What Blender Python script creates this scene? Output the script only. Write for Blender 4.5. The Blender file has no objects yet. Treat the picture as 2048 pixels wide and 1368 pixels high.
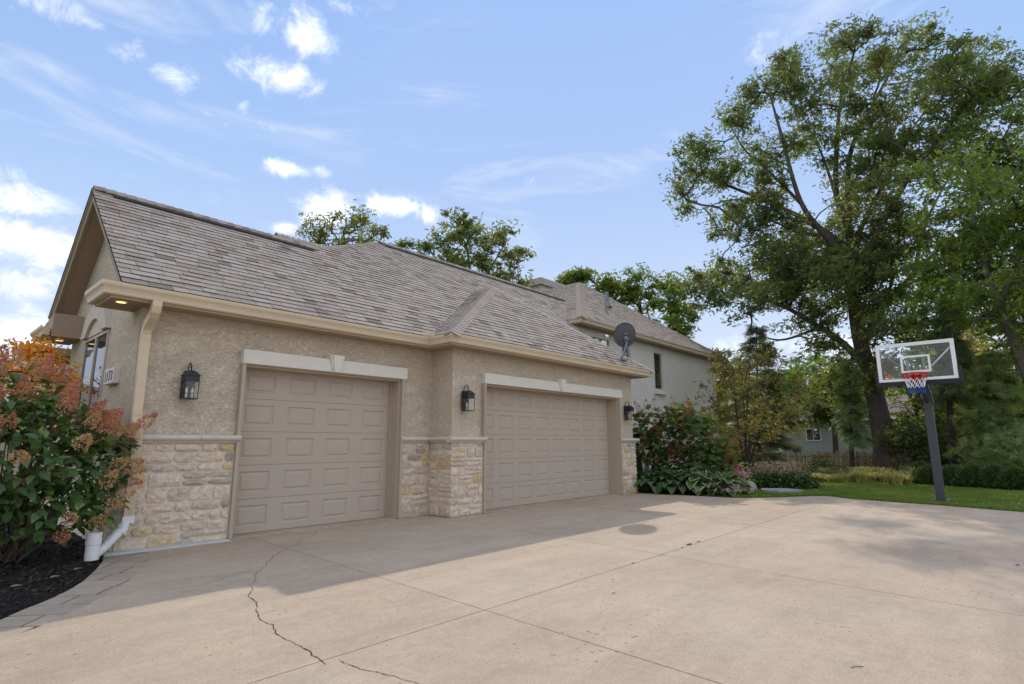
import bpy, math, random
import numpy as np
from mathutils import Vector, Matrix
random.seed(7); RNG = np.random.default_rng(7)
S = bpy.context.scene; COL = S.collection

# ------------------------------------------------------------------ camera
F, PITCH, ROLL, YAW = 1116.63, .1804, -.0034, .7311
CAM = np.array([-7.706, -8.2515, 1.2728])
_f = np.array([math.cos(YAW)*math.cos(PITCH), math.sin(YAW)*math.cos(PITCH), math.sin(PITCH)])
_r = np.array([math.sin(YAW), -math.cos(YAW), 0.]); _u = np.cross(_r, _f)
_c, _s = math.cos(ROLL), math.sin(ROLL)
CR = _c*_r+_s*_u; CU = -_s*_r+_c*_u
cd = bpy.data.cameras.new('camera'); cam = bpy.data.objects.new('camera', cd); COL.objects.link(cam)
cd.sensor_width = 36; cd.lens = F*36/2048; cd.clip_start = .05; cd.clip_end = 3000
M = Matrix([[CR[i], CU[i], -_f[i], CAM[i]] for i in range(3)]+[[0, 0, 0, 1]])
cam.matrix_world = M; S.camera = cam

# ------------------------------------------------------------------ sun, sky, exposure
TS = Vector((3.9, 2.35, 3.2)).normalized()
SUN_EL = math.asin(TS.z); SUN_ROT = math.atan2(TS.x, TS.y)
sl = bpy.data.lights.new('sun', 'SUN'); sl.energy = 2.0; sl.angle = math.radians(.55); sl.color = (1, .90, .74)
so = bpy.data.objects.new('sun', sl); COL.objects.link(so)
so.rotation_euler = TS.to_track_quat('Z', 'Y').to_euler(); so.location = (20, 12, 20)
S.view_settings.view_transform = 'Standard'; S.view_settings.look = 'None'
S.view_settings.gamma = 1; S.view_settings.use_curve_mapping = False
S.view_settings.exposure = 0.42
SKY_STRENGTH = .15

def ray(px, py):
    v = _f+(px-1024)/F*CR-(py-684)/F*CU
    return v/np.linalg.norm(v)
def atd(px, py, d):
    v = ray(px, py); return CAM+v*d/math.hypot(v[0], v[1])

W = bpy.data.worlds.new('World'); S.world = W; W.use_nodes = True
def build_world():
    nt = W.node_tree; N = nt.nodes; L = nt.links; N.clear()
    def nd(t, **k):
        n = N.new(t)
        for a, b in k.items(): setattr(n, a, b)
        return n
    def mth(op, a, b=None, c=None, clamp=False):
        n = nd('ShaderNodeMath', operation=op, use_clamp=clamp)
        for i, x in enumerate((a, b, c)):
            if x is None: continue
            if isinstance(x, (int, float)): n.inputs[i].default_value = x
            else: L.new(x, n.inputs[i])
        return n.outputs[0]
    out = nd('ShaderNodeOutputWorld'); bg = nd('ShaderNodeBackground')
    sky = nd('ShaderNodeTexSky', sky_type='NISHITA'); sky.sun_disc = False
    sky.sun_elevation = SUN_EL; sky.sun_rotation = SUN_ROT
    sky.air_density = 1.0; sky.dust_density = .25; sky.ozone_density = 2.2; sky.altitude = 200
    tc = nd('ShaderNodeTexCoord'); D = tc.outputs['Generated']
    nrm = nd('ShaderNodeVectorMath', operation='NORMALIZE'); L.new(D, nrm.inputs[0]); D = nrm.outputs[0]
    # cloud plane coordinates (direction / height) so that clouds flatten towards the horizon
    sep = nd('ShaderNodeSeparateXYZ'); L.new(D, sep.inputs[0])
    def noise(scale, detail, rough, vec, dist=0):
        n = nd('ShaderNodeTexNoise'); n.inputs['Scale'].default_value = scale; n.inputs['Detail'].default_value = detail
        n.inputs['Roughness'].default_value = rough; n.inputs['Distortion'].default_value = dist
        L.new(vec, n.inputs['Vector']); return n.outputs['Fac']
    fine = noise(16, 8, .66, D, .5)
    n2 = noise(7, 4, .6, D, .3)
    # cumulus puffs: direction, half width, half height (radians), weight
    puffs = []
    for px, py, w, h, k in [(345, 148, 38, 26, .9), (248, 108, 45, 24, .7), (120, 20, 70, 30, .75), (180, 45, 30, 14, .8), (555, 150, 72, 38, 1.0),
                            (620, 75, 50, 45, .9), (540, 45, 40, 40, .7), (488, 215, 22, 22, .7), (575, 338, 48, 22, .95), (640, 342, 30, 14, .7), (650, 420, 55, 38, 1.1),
                            (790, 412, 60, 26, 1.05), (850, 430, 30, 22, .9), (25, 398, 85, 36, 1.0), (0, 350, 40, 30, .8), (40, 475, 85, 40, 1.1), (40, 568, 100, 30, .85),
                            (110, 620, 110, 40, .5), (50, 668, 120, 36, .75), (690, 8, 60, 26, .6), (560, 455, 40, 18, .75), (1640, 690, 70, 34, .9), (1480, 690, 60, 30, .7),
                            (1760, 330, 260, 160, .35), (1680, 590, 90, 120, .45),
                            (1070, 360, 95, 15, .43), (880, 232, 80, 18, .42), (975, 182, 45, 12, .44), (520, 252, 180, 18, .42), (200, 335, 120, 15, .46), (1530, 105, 90, 40, .47), (90, 385, 50, 6, .6)]:
        puffs.append((ray(px, py), w/F, h/F, k))
    tot = None
    for d, w, h, k in puffs:
        r_ = np.array([d[1], -d[0], 0]); r_ /= np.linalg.norm(r_); u_ = np.cross(r_, d)
        a = nd('ShaderNodeVectorMath', operation='DOT_PRODUCT'); L.new(D, a.inputs[0]); a.inputs[1].default_value = tuple(r_/w)
        b = nd('ShaderNodeVectorMath', operation='DOT_PRODUCT'); L.new(D, b.inputs[0]); b.inputs[1].default_value = tuple(u_/h)
        c = nd('ShaderNodeVectorMath', operation='DOT_PRODUCT'); L.new(D, c.inputs[0]); c.inputs[1].default_value = tuple(d)
        bb = mth('SUBTRACT', b.outputs['Value'], 0)
        q = mth('ADD', mth('MULTIPLY', a.outputs['Value'], a.outputs['Value']), mth('MULTIPLY', bb, bb))
        g = mth('MULTIPLY', mth('EXPONENT', mth('MULTIPLY', q, -.8)), mth('GREATER_THAN', c.outputs['Value'], 0))
        g = mth('MULTIPLY', g, k)
        tot = g if tot is None else mth('MAXIMUM', tot, g)
    # unseen cumulus added beyond the frame to raise fill light, same kind of noise
    el = sep.outputs['Z']
    big = noise(2.1, 3, .55, D, .2)
    fwd = nd('ShaderNodeVectorMath', operation='DOT_PRODUCT'); L.new(D, fwd.inputs[0]); fwd.inputs[1].default_value = tuple(_f)
    away = nd('ShaderNodeMapRange', interpolation_type='SMOOTHSTEP'); L.new(fwd.outputs['Value'], away.inputs[0]); away.inputs[1].default_value = .62; away.inputs[2].default_value = .35
    bm = nd('ShaderNodeMapRange'); L.new(big, bm.inputs[0]); bm.inputs[1].default_value = .38; bm.inputs[2].default_value = .54
    tot = mth('MAXIMUM', tot, mth('MULTIPLY', bm.outputs[0], away.outputs[0]))
    body = mth('ADD', mth('MULTIPLY', fine, 1.5), mth('MULTIPLY', tot, .78))
    mr = nd('ShaderNodeMapRange', interpolation_type='SMOOTHSTEP'); L.new(body, mr.inputs[0])
    mr.inputs[1].default_value = 1.08; mr.inputs[2].default_value = 1.78
    cum = mr.outputs[0]
    # cirrus streaks
    mp = nd('ShaderNodeMapping'); mp.inputs['Scale'].default_value = (1.2, 1.2, 5.5); mp.inputs['Rotation'].default_value = (.22, .28, 0); L.new(D, mp.inputs[0])
    ci = noise(2.6, 7, .6, mp.outputs[0], 1.1)
    mc = nd('ShaderNodeMapRange', interpolation_type='SMOOTHSTEP'); L.new(ci, mc.inputs[0])
    mc.inputs[1].default_value = .50; mc.inputs[2].default_value = .84; mc.inputs[4].default_value = .6
    # horizon whitening
    hz = nd('ShaderNodeMapRange', interpolation_type='SMOOTHSTEP'); L.new(el, hz.inputs[0])
    hz.inputs[1].default_value = .46; hz.inputs[2].default_value = .02; hz.inputs[3].default_value = 0; hz.inputs[4].default_value = .42
    veil = mth('MAXIMUM', mc.outputs[0], hz.outputs[0])
    gain = nd('ShaderNodeMix', data_type='RGBA', blend_type='MULTIPLY'); gain.inputs[0].default_value = 1
    L.new(sky.outputs[0], gain.inputs[6]); gain.inputs[7].default_value = SKY_TINT
    # keep the glare round the hidden sun from burning out: soft ceiling on the clear-sky radiance
    ck = nd('ShaderNodeMix', data_type='RGBA', blend_type='DARKEN'); ck.inputs[0].default_value = 1
    L.new(gain.outputs[2], ck.inputs[6]); ck.inputs[7].default_value = SKY_CEIL
    gr = nd('ShaderNodeMapRange'); L.new(el, gr.inputs[0]); gr.inputs[1].default_value = 0; gr.inputs[2].default_value = .75
    rp = nd('ShaderNodeValToRGB'); L.new(gr.outputs[0], rp.inputs[0]); e = rp.color_ramp.elements
    e[0].position = 0; e[0].color = (4.3/8, 4.75/8, 5.4/8, 1); e[1].position = 1; e[1].color = (1.75/8, 2.75/8, 5.0/8, 1)
    q = e.new(.30); q.color = (3.0/8, 3.85/8, 5.35/8, 1); q = e.new(.62); q.color = (2.25/8, 3.2/8, 5.2/8, 1)
    g8 = nd('ShaderNodeVectorMath', operation='SCALE'); L.new(rp.outputs[0], g8.inputs[0]); g8.inputs['Scale'].default_value = 7.3
    cl = nd('ShaderNodeMix', data_type='RGBA'); cl.inputs[0].default_value = .78; L.new(ck.outputs[2], cl.inputs[6]); L.new(g8.outputs[0], cl.inputs[7])
    m1 = nd('ShaderNodeMix', data_type='RGBA'); L.new(veil, m1.inputs[0]); L.new(cl.outputs[2], m1.inputs[6]); m1.inputs[7].default_value = (4.25, 4.6, 5.15, 1)
    shade = nd('ShaderNodeMix', data_type='RGBA'); L.new(n2, shade.inputs[0]); shade.inputs[6].default_value = (6.2, 6.3, 6.5, 1); shade.inputs[7].default_value = (9.2, 9.0, 8.7, 1)
    m2 = nd('ShaderNodeMix', data_type='RGBA'); L.new(cum, m2.inputs[0]); L.new(m1.outputs[2], m2.inputs[6]); L.new(shade.outputs[2], m2.inputs[7])
    L.new(m2.outputs[2], bg.inputs[0]); bg.inputs[1].default_value = SKY_STRENGTH; L.new(bg.outputs[0], out.inputs[0])
SKY_TINT = (1.0, 1.0, 1.0, 1); SKY_CEIL = (2.4, 3.2, 4.9, 1)
build_world()

# ------------------------------------------------------------------ materials
def material(name, col, rough=.8, var=None, scale=8, detail=6, bump=0, bscale=None, metal=0, tone=0, spec=.3, hue=None, coords='pos', aniso=None, build=None):
    m = bpy.data.materials.new(name); m.use_nodes = True; nt = m.node_tree; N = nt.nodes; L = nt.links
    P = N['Principled BSDF']; P.inputs['Roughness'].default_value = rough; P.inputs['Metallic'].default_value = metal
    P.inputs['Specular IOR Level'].default_value = spec
    geo = N.new('ShaderNodeNewGeometry'); pos = geo.outputs['Position']
    if aniso:
        mp = N.new('ShaderNodeMapping'); mp.inputs['Scale'].default_value = aniso; L.new(pos, mp.inputs[0]); pos = mp.outputs[0]
    cur = None
    rgb = N.new('ShaderNodeRGB'); rgb.outputs[0].default_value = (*col, 1); cur = rgb.outputs[0]
    def mul(cur, fac, lo, hi):
        mr = N.new('ShaderNodeMapRange'); L.new(fac, mr.inputs[0]); mr.inputs[3].default_value = lo; mr.inputs[4].default_value = hi
        mx = N.new('ShaderNodeVectorMath'); mx.operation = 'SCALE'; L.new(cur, mx.inputs[0]); L.new(mr.outputs[0], mx.inputs['Scale']); return mx.outputs[0]
    if var:
        n = N.new('ShaderNodeTexNoise'); n.inputs['Scale'].default_value = scale; n.inputs['Detail'].default_value = detail; n.inputs['Roughness'].default_value = .65; L.new(pos, n.inputs['Vector'])
        mr = N.new('ShaderNodeMapRange'); L.new(n.outputs['Fac'], mr.inputs[0]); mr.inputs[1].default_value = .3; mr.inputs[2].default_value = .7; mr.inputs[3].default_value = 1-var; mr.inputs[4].default_value = 1+var
        mx = N.new('ShaderNodeVectorMath'); mx.operation = 'SCALE'; L.new(cur, mx.inputs[0]); L.new(mr.outputs[0], mx.inputs['Scale']); cur = mx.outputs[0]
    if tone:
        at = N.new('ShaderNodeAttribute'); at.attribute_name = 'tone'
        if hue:
            mx = N.new('ShaderNodeValToRGB'); e = mx.color_ramp.elements
            while len(e) > 1: e.remove(e[-1])
            e[0].position = hue[0][0]; e[0].color = (*hue[0][1], 1)
            for p_, c_ in hue[1:]:
                q = e.new(p_); q.color = (*c_, 1)
            L.new(at.outputs['Fac'], mx.inputs[0])
            if var:
                mm = N.new('ShaderNodeVectorMath'); mm.operation = 'SCALE'; L.new(mx.outputs[0], mm.inputs[0]); L.new(mr.outputs[0], mm.inputs['Scale']); cur = mm.outputs[0]
            else: cur = mx.outputs[0]
        else: cur = mul(cur, at.outputs['Fac'], 1-tone, 1+tone)
    L.new(cur, P.inputs['Base Color'])
    if bump:
        n = N.new('ShaderNodeTexNoise'); n.inputs['Scale'].default_value = bscale or scale*4; n.inputs['Detail'].default_value = 5; n.inputs['Roughness'].default_value = .6; L.new(pos, n.inputs['Vector'])
        b = N.new('ShaderNodeBump'); b.inputs['Strength'].default_value = 1; b.inputs['Distance'].default_value = bump; L.new(n.outputs['Fac'], b.inputs['Height']); L.new(b.outputs[0], P.inputs['Normal'])
    if build: build(m, nt, N, L, P, pos, cur)
    return m

def stucco_extra(m, nt, N, L, P, pos, cur):
    # trowelled ridges: warped, mostly level strokes of two sizes
    w = N.new('ShaderNodeTexNoise'); w.inputs['Scale'].default_value = 3.2; w.inputs['Detail'].default_value = 2; L.new(pos, w.inputs['Vector'])
    wm = N.new('ShaderNodeVectorMath'); wm.operation = 'SCALE'; L.new(w.outputs['Color'], wm.inputs[0]); wm.inputs['Scale'].default_value = .34
    ad = N.new('ShaderNodeVectorMath'); ad.operation = 'ADD'; L.new(pos, ad.inputs[0]); L.new(wm.outputs[0], ad.inputs[1])
    hs_ = []
    for sc, k in (((13, 13, 40), .5), ((30, 30, 62), .5)):
        mp = N.new('ShaderNodeMapping'); mp.inputs['Scale'].default_value = sc; L.new(ad.outputs[0], mp.inputs[0])
        n = N.new('ShaderNodeTexNoise'); n.inputs['Scale'].default_value = 1; n.inputs['Detail'].default_value = 3; n.inputs['Roughness'].default_value = .6; n.inputs['Distortion'].default_value = .8; L.new(mp.outputs[0], n.inputs['Vector'])
        s_ = N.new('ShaderNodeMath'); s_.operation = 'SUBTRACT'; L.new(n.outputs['Fac'], s_.inputs[0]); s_.inputs[1].default_value = .5
        a = N.new('ShaderNodeMath'); a.operation = 'ABSOLUTE'; L.new(s_.outputs[0], a.inputs[0])
        mr = N.new('ShaderNodeMapRange'); L.new(a.outputs[0], mr.inputs[0]); mr.inputs[2].default_value = .10; hs_.append(mr.outputs[0])
    mx = N.new('ShaderNodeMath'); mx.operation = 'MULTIPLY_ADD'; L.new(hs_[0], mx.inputs[0]); mx.inputs[1].default_value = .6
    m3 = N.new('ShaderNodeMath'); m3.operation = 'MULTIPLY'; L.new(hs_[1], m3.inputs[0]); m3.inputs[1].default_value = .4; L.new(m3.outputs[0], mx.inputs[2])
    b = N.new('ShaderNodeBump'); b.inputs['Strength'].default_value = 1; b.inputs['Distance'].default_value = .006; L.new(mx.outputs[0], b.inputs['Height'])
    L.new(b.outputs[0], P.inputs['Normal'])
    m2 = N.new('ShaderNodeMapRange'); L.new(mx.outputs[0], m2.inputs[0]); m2.inputs[1].default_value = .15; m2.inputs[2].default_value = .85; m2.inputs[3].default_value = .74; m2.inputs[4].default_value = 1.12
    sc = N.new('ShaderNodeVectorMath'); sc.operation = 'SCALE'; L.new(cur, sc.inputs[0]); L.new(m2.outputs[0], sc.inputs['Scale']); L.new(sc.outputs[0], P.inputs['Base Color'])

def concrete_extra(m, nt, N, L, P, pos, cur):
    def noise(sc, det, rg=.6):
        n = N.new('ShaderNodeTexNoise'); n.inputs['Scale'].default_value = sc; n.inputs['Detail'].default_value = det; n.inputs['Roughness'].default_value = rg; L.new(pos, n.inputs['Vector']); return n.outputs['Fac']
    def scale(cur, f, a, b, lo, hi):
        mr = N.new('ShaderNodeMapRange'); L.new(f, mr.inputs[0]); mr.inputs[1].default_value = a; mr.inputs[2].default_value = b; mr.inputs[3].default_value = lo; mr.inputs[4].default_value = hi
        sc = N.new('ShaderNodeVectorMath'); sc.operation = 'SCALE'; L.new(cur, sc.inputs[0]); L.new(mr.outputs[0], sc.inputs['Scale']); return sc.outputs[0]
    cur = scale(cur, noise(.35, 4), .35, .65, .93, 1.05)
    cur = scale(cur, noise(2.2, 6, .7), .35, .65, .92, 1.07)
    cur = scale(cur, noise(14, 5, .75), .35, .65, .93, 1.06)
    cur = scale(cur, noise(75, 4, .8), .36, .64, .80, 1.17)
    mp = N.new('ShaderNodeMapping'); mp.inputs['Scale'].default_value = (.5, 3.2, 1); mp.inputs['Rotation'].default_value = (0, 0, .5); L.new(pos, mp.inputs[0])
    n9 = N.new('ShaderNodeTexNoise'); n9.inputs['Scale'].default_value = .8; n9.inputs['Detail'].default_value = 5; n9.inputs['Roughness'].default_value = .7; n9.inputs['Distortion'].default_value = .6; L.new(mp.outputs[0], n9.inputs['Vector'])
    cur = scale(cur, n9.outputs['Fac'], .40, .66, 1.03, .91)
    st = noise(.55, 3, .5); mr = N.new('ShaderNodeMapRange'); L.new(st, mr.inputs[0]); mr.inputs[1].default_value = .42; mr.inputs[2].default_value = .62
    mxc = N.new('ShaderNodeMix'); mxc.data_type = 'RGBA'; mxc.blend_type = 'MULTIPLY'; L.new(mr.outputs[0], mxc.inputs[0]); L.new(cur, mxc.inputs[6]); mxc.inputs[7].default_value = (1.0, .955, .945, 1); cur = mxc.outputs[2]
    # pits, gathered in worn areas
    v = N.new('ShaderNodeTexVoronoi'); v.inputs['Scale'].default_value = 17; L.new(pos, v.inputs['Vector']); v.inputs['Randomness'].default_value = 1
    area = noise(1.1, 4, .7)
    th = N.new('ShaderNodeMapRange'); L.new(area, th.inputs[0]); th.inputs[1].default_value = .46; th.inputs[2].default_value = .68; th.inputs[3].default_value = .09; th.inputs[4].default_value = .30
    wn = N.new('ShaderNodeTexWhiteNoise'); L.new(v.outputs['Color'], wn.inputs['Vector'])
    th2 = N.new('ShaderNodeMath'); th2.operation = 'MULTIPLY'; L.new(th.outputs[0], th2.inputs[0]); L.new(wn.outputs['Value'], th2.inputs[1])
    lt = N.new('ShaderNodeMath'); lt.operation = 'LESS_THAN'; L.new(v.outputs['Distance'], lt.inputs[0]); L.new(th2.outputs[0], lt.inputs[1])
    cur = scale(cur, lt.outputs[0], 0, 1, 1, .55)
    L.new(cur, P.inputs['Base Color'])
    b = N.new('ShaderNodeBump'); b.inputs['Distance'].default_value = .002; b.inputs['Strength'].default_value = .6; L.new(noise(70, 4), b.inputs['Height']); L.new(b.outputs[0], P.inputs['Normal'])

def wave_bark(m, nt, N, L, P, pos, cur):
    pass

def leaf_mat(name, ramp, trans=.35, rough=.55, spec=.25, vein=False):
    m = bpy.data.materials.new(name); m.use_nodes = True; nt = m.node_tree; N = nt.nodes; L = nt.links
    P = N['Principled BSDF']; P.inputs['Roughness'].default_value = rough; P.inputs['Specular IOR Level'].default_value = spec
    at = N.new('ShaderNodeAttribute'); at.attribute_name = 'tone'
    rp = N.new('ShaderNodeValToRGB'); e = rp.color_ramp.elements
    while len(e) > 1: e.remove(e[-1])
    e[0].position = ramp[0][0]; e[0].color = (*ramp[0][1], 1)
    for p_, c_ in ramp[1:]:
        q = e.new(p_); q.color = (*c_, 1)
    L.new(at.outputs['Fac'], rp.inputs[0]); L.new(rp.outputs[0], P.inputs['Base Color'])
    t = N.new('ShaderNodeBsdfTranslucent')
    sc = N.new('ShaderNodeVectorMath'); sc.operation = 'MULTIPLY'; L.new(rp.outputs[0], sc.inputs[0]); sc.inputs[1].default_value = (2.5, 2.3, 1.1); L.new(sc.outputs[0], t.inputs[0])
    mx = N.new('ShaderNodeMixShader'); mx.inputs[0].default_value = trans; L.new(P.outputs[0], mx.inputs[1]); L.new(t.outputs[0], mx.inputs[2])
    L.new(mx.outputs[0], N['Material Output'].inputs[0])
    return m

def glass_mat(name, tint=(.02, .025, .03), rough=.02, clear=0.):
    m = bpy.data.materials.new(name); m.use_nodes = True; nt = m.node_tree; N = nt.nodes; L = nt.links
    P = N['Principled BSDF']; P.inputs['Base Color'].default_value = (*tint, 1); P.inputs['Roughness'].default_value = rough
    P.inputs['Specular IOR Level'].default_value = .9; P.inputs['IOR'].default_value = 1.6
    if clear:
        t = N.new('ShaderNodeBsdfTransparent'); t.inputs[0].default_value = (.96, .97, .97, 1)
        g = N.new('ShaderNodeBsdfGlossy'); g.inputs['Roughness'].default_value = .02
        mx = N.new('ShaderNodeMixShader'); mx.inputs[0].default_value = 1-clear
        L.new(t.outputs[0], mx.inputs[1]); L.new(g.outputs[0], mx.inputs[2]); L.new(mx.outputs[0], N['Material Output'].inputs[0])
    return m

MAT = {}
MAT['stucco'] = material('stucco', (.66, .555, .42), .9, var=.05, scale=1.3, build=stucco_extra)
MAT['stucco_grey'] = material('grey_stucco', (.80, .735, .65), .9, var=.05, scale=1.3, build=stucco_extra)
MAT['mortar'] = material('mortar', (.66, .60, .50), .95, var=.12, scale=9, bump=.006, bscale=60)
MAT['stone'] = material('split_limestone', (.5, .4, .3), .9, var=.26, scale=16, detail=8, bump=.02, bscale=28, tone=1,
    hue=[(0, (.38, .31, .24)), (.08, (.53, .44, .35)), (.3, (.66, .53, .41)), (.55, (.72, .57, .43)), (.78, (.68, .58, .46)), (.86, (.66, .49, .28)), (.93, (.60, .44, .24)), (1, (.52, .36, .21))])
MAT['cast'] = material('cast_stone', (.60, .535, .455), .8, var=.07, scale=7, bump=.0015, bscale=90)
MAT['lintel'] = material('cream_cast_stone', (.72, .67, .585), .8, var=.04, scale=5, bump=.001, bscale=90)
MAT['door'] = material('taupe_door_paint', (.475, .395, .32), .5, var=.03, scale=3, bump=.0004, bscale=120)
MAT['jamb'] = material('brown_jamb_paint', (.46, .375, .28), .55, var=.03, scale=4)
MAT['gutter'] = material('tan_gutter', (.66, .53, .37), .42, var=.04, scale=2.5)
MAT['soffit'] = material('brown_soffit', (.38, .29, .205), .7, var=.03, scale=3)
MAT['fascia'] = material('fascia_paint', (.58, .47, .33), .6, var=.03, scale=3)
MAT['rake'] = material('dark_rake_paint', (.33, .27, .20), .7, var=.05, scale=3)
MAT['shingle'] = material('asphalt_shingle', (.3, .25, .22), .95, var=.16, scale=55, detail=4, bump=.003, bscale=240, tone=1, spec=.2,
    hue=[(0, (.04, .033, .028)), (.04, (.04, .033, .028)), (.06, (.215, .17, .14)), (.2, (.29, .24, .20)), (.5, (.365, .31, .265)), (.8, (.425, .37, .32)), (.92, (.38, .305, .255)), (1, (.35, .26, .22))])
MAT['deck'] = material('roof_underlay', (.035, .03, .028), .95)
MAT['concrete'] = material('concrete', (.485, .385, .285), .9, tone=.045, build=concrete_extra)
MAT['paver'] = material('stamped_concrete', (.40, .325, .25), .9, tone=.10, build=None, var=.12, scale=6, bump=.002, bscale=60)
MAT['sealant'] = material('pale_concrete_footing', (.56, .56, .55), .8, var=.08, scale=6)
MAT['crack'] = material('crack_shadow', (.035, .028, .022), 1)
MAT['joint'] = material('joint_dirt', (.07, .055, .045), 1, var=.3, scale=20)
MAT['mulch'] = material('mulch', (.018, .014, .012), .95, var=.5, scale=40, bump=.03, bscale=30)
MAT['chip'] = material('mulch_chip', (.045, .036, .03), .9, tone=.9)
MAT['black'] = material('black_metal', (.012, .012, .014), .38, spec=.5)
MAT['charcoal'] = material('charcoal_metal', (.045, .048, .056), .42, spec=.5, var=.05, scale=5)
MAT['white'] = material('white_paint', (.82, .82, .81), .45)
MAT['pvc'] = material('white_pvc', (.78, .78, .76), .35, var=.05, scale=8)
MAT['red'] = material('red_rim', (.55, .02, .02), .4, spec=.5)
MAT['blue'] = material('blue_net', (.03, .09, .35), .8)
MAT['rednet'] = material('red_net', (.5, .03, .03), .8)
MAT['orange'] = material('orange_logo', (.75, .16, .03), .5)
MAT['bulb'] = material('ivory_bulb', (.75, .66, .45), .3)
MAT['dish'] = material('grey_dish', (.085, .085, .095), .5, var=.06, scale=7)
MAT['galv'] = material('galvanised_metal', (.22, .22, .23), .45, metal=.3)
MAT['vinyl'] = material('window_vinyl', (.62, .57, .49), .5)
MAT['greyframe'] = material('window_frame_grey', (.50, .45, .38), .5)
MAT['glass'] = glass_mat('window_glass'); MAT['glass'].node_tree.nodes['Principled BSDF'].inputs['IOR'].default_value = 2.6
MAT['clear'] = glass_mat('clear_glass', clear=.965)
MAT['lampglass'] = glass_mat('lamp_glass', clear=.95)
MAT['bark'] = material('bark', (.115, .095, .08), .95, var=.35, scale=3, aniso=(4, 4, 1), bump=.05, bscale=5)
MAT['darkbark'] = material('dark_bark', (.06, .05, .042), .95, var=.3, scale=6, aniso=(4, 4, 1), bump=.02, bscale=9)
MAT['stem'] = material('shrub_stem', (.12, .085, .06), .9)
MAT['rock'] = material('boulder_stone', (.36, .31, .29), .9, var=.2, scale=8, bump=.02, bscale=14)
MAT['fence'] = material('weathered_wood', (.48, .36, .23), .9, tone=.45, var=.2, scale=8)
MAT['numeral'] = material('black_numeral', (.02, .02, .02), .5)
MAT['plastic'] = material('dark_plastic', (.02, .02, .02), .5)
MAT['pinkroof'] = material('faded_red_shingle', (.30, .21, .20), .9, var=.15, scale=3)
MAT['siding'] = material('pale_siding', (.38, .385, .37), .8, var=.05, scale=2)
MAT['brickhouse'] = material('brown_brick_wall', (.20, .13, .10), .9, var=.2, scale=5)
MAT['street'] = material('street_concrete', (.5, .48, .46), .9, var=.05, scale=1)
MAT['lawn'] = material('lawn_ground', (.10, .14, .04), .95, var=.35, scale=1.2, bump=.02, bscale=30)
MAT['bedsoil'] = material('bed_soil', (.045, .032, .024), .95, var=.4, scale=12, bump=.02, bscale=20)
MAT['petal'] = material('pink_petal', (.60, .12, .30), .7)
def emis(name, col, st):
    m = bpy.data.materials.new(name); m.use_nodes = True; P = m.node_tree.nodes['Principled BSDF']
    P.inputs['Base Color'].default_value = (*col, 1); P.inputs['Emission Color'].default_value = (*col, 1); P.inputs['Emission Strength'].default_value = st; return m
MAT['lamp'] = emis('warm_lamp', (1, .62, .25), 1.6)
MAT['bulblit'] = emis('warm_lamp_bulb', (1, .8, .5), .5)
G = (.033, .062, .018)
MAT['oak'] = leaf_mat('big_tree_leaf', [(0, (.060, .082, .038)), (.5, (.105, .138, .058)), (.8, (.15, .18, .068)), (1, (.21, .23, .08))], .52)
MAT['tree2'] = leaf_mat('yellowgreen_leaf', [(0, (0.072, 0.114, 0.034)), (.5, (0.126, 0.180, 0.043)), (1, (0.264, 0.300, 0.066))], .45)
MAT['sparse'] = leaf_mat('pale_leaf', [(0, (.10, .12, .045)), (.6, (.17, .19, .07)), (1, (.27, .25, .10))], .4)
MAT['dusk'] = leaf_mat('olive_leaf', [(0, (0.106, 0.100, 0.045)), (.5, (0.188, 0.175, 0.069)), (1, (0.338, 0.312, 0.100))], .4)
MAT['bright'] = leaf_mat('fresh_leaf', [(0, (0.042, 0.098, 0.017)), (.6, (0.084, 0.182, 0.025)), (1, (0.154, 0.266, 0.035))], .45)
MAT['spruce'] = leaf_mat('spruce_needle', [(0, (0.066, 0.096, 0.054)), (.6, (0.120, 0.162, 0.078)), (1, (0.192, 0.228, 0.108))], .25)
MAT['pine'] = leaf_mat('pine_needle', [(0, (0.094, 0.138, 0.062)), (.6, (0.150, 0.206, 0.081)), (1, (0.250, 0.294, 0.112))], .35)
MAT['maple'] = leaf_mat('autumn_maple_leaf', [(0, (.40, .12, .05)), (.4, (.58, .28, .06)), (.75, (.66, .40, .09)), (1, (.50, .42, .12))], .4)
MAT['hyd'] = leaf_mat('hydrangea_leaf', [(0, (.055, .105, .035)), (.6, (.105, .180, .055)), (.88, (.16, .24, .07)), (.95, (.30, .32, .08)), (1, (.24, .11, .06))], .28, .42, .4)
MAT['floret'] = leaf_mat('faded_floret', [(0, (.40, .16, .15)), (.3, (.48, .23, .16)), (.6, (.52, .33, .19)), (.85, (.50, .42, .24)), (1, (.60, .30, .33))], .25, .8)
MAT['oakleaf'] = leaf_mat('oakleaf_hydrangea_leaf', [(0, (.040, .072, .030)), (.45, (.085, .145, .042)), (.75, (.13, .19, .045)), (.9, (.15, .20, .045)), (.95, (.18, .055, .035)), (1, (.15, .045, .03))], .25, .75, .1)
MAT['panicle'] = leaf_mat('dry_red_floret', [(0, (.20, .055, .04)), (.6, (.30, .10, .07)), (1, (.42, .20, .13))], .25, .8)
MAT['hosta'] = leaf_mat('hosta_leaf', [(0, (.055, .095, .038)), (1, (.095, .155, .055))], .2, .45, .4)
MAT['hostarim'] = leaf_mat('cream_leaf_margin', [(0, (.30, .33, .16)), (1, (.42, .44, .22))], .2, .45)
MAT['lily'] = leaf_mat('yellowing_blade', [(0, (.12, .16, .05)), (.5, (.29, .29, .10)), (1, (.50, .43, .22))], .35)
MAT['grass'] = leaf_mat('grass_blade', [(0, (.095, .15, .035)), (.6, (.15, .215, .05)), (1, (.24, .28, .09))], .35, .6, .2)
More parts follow.
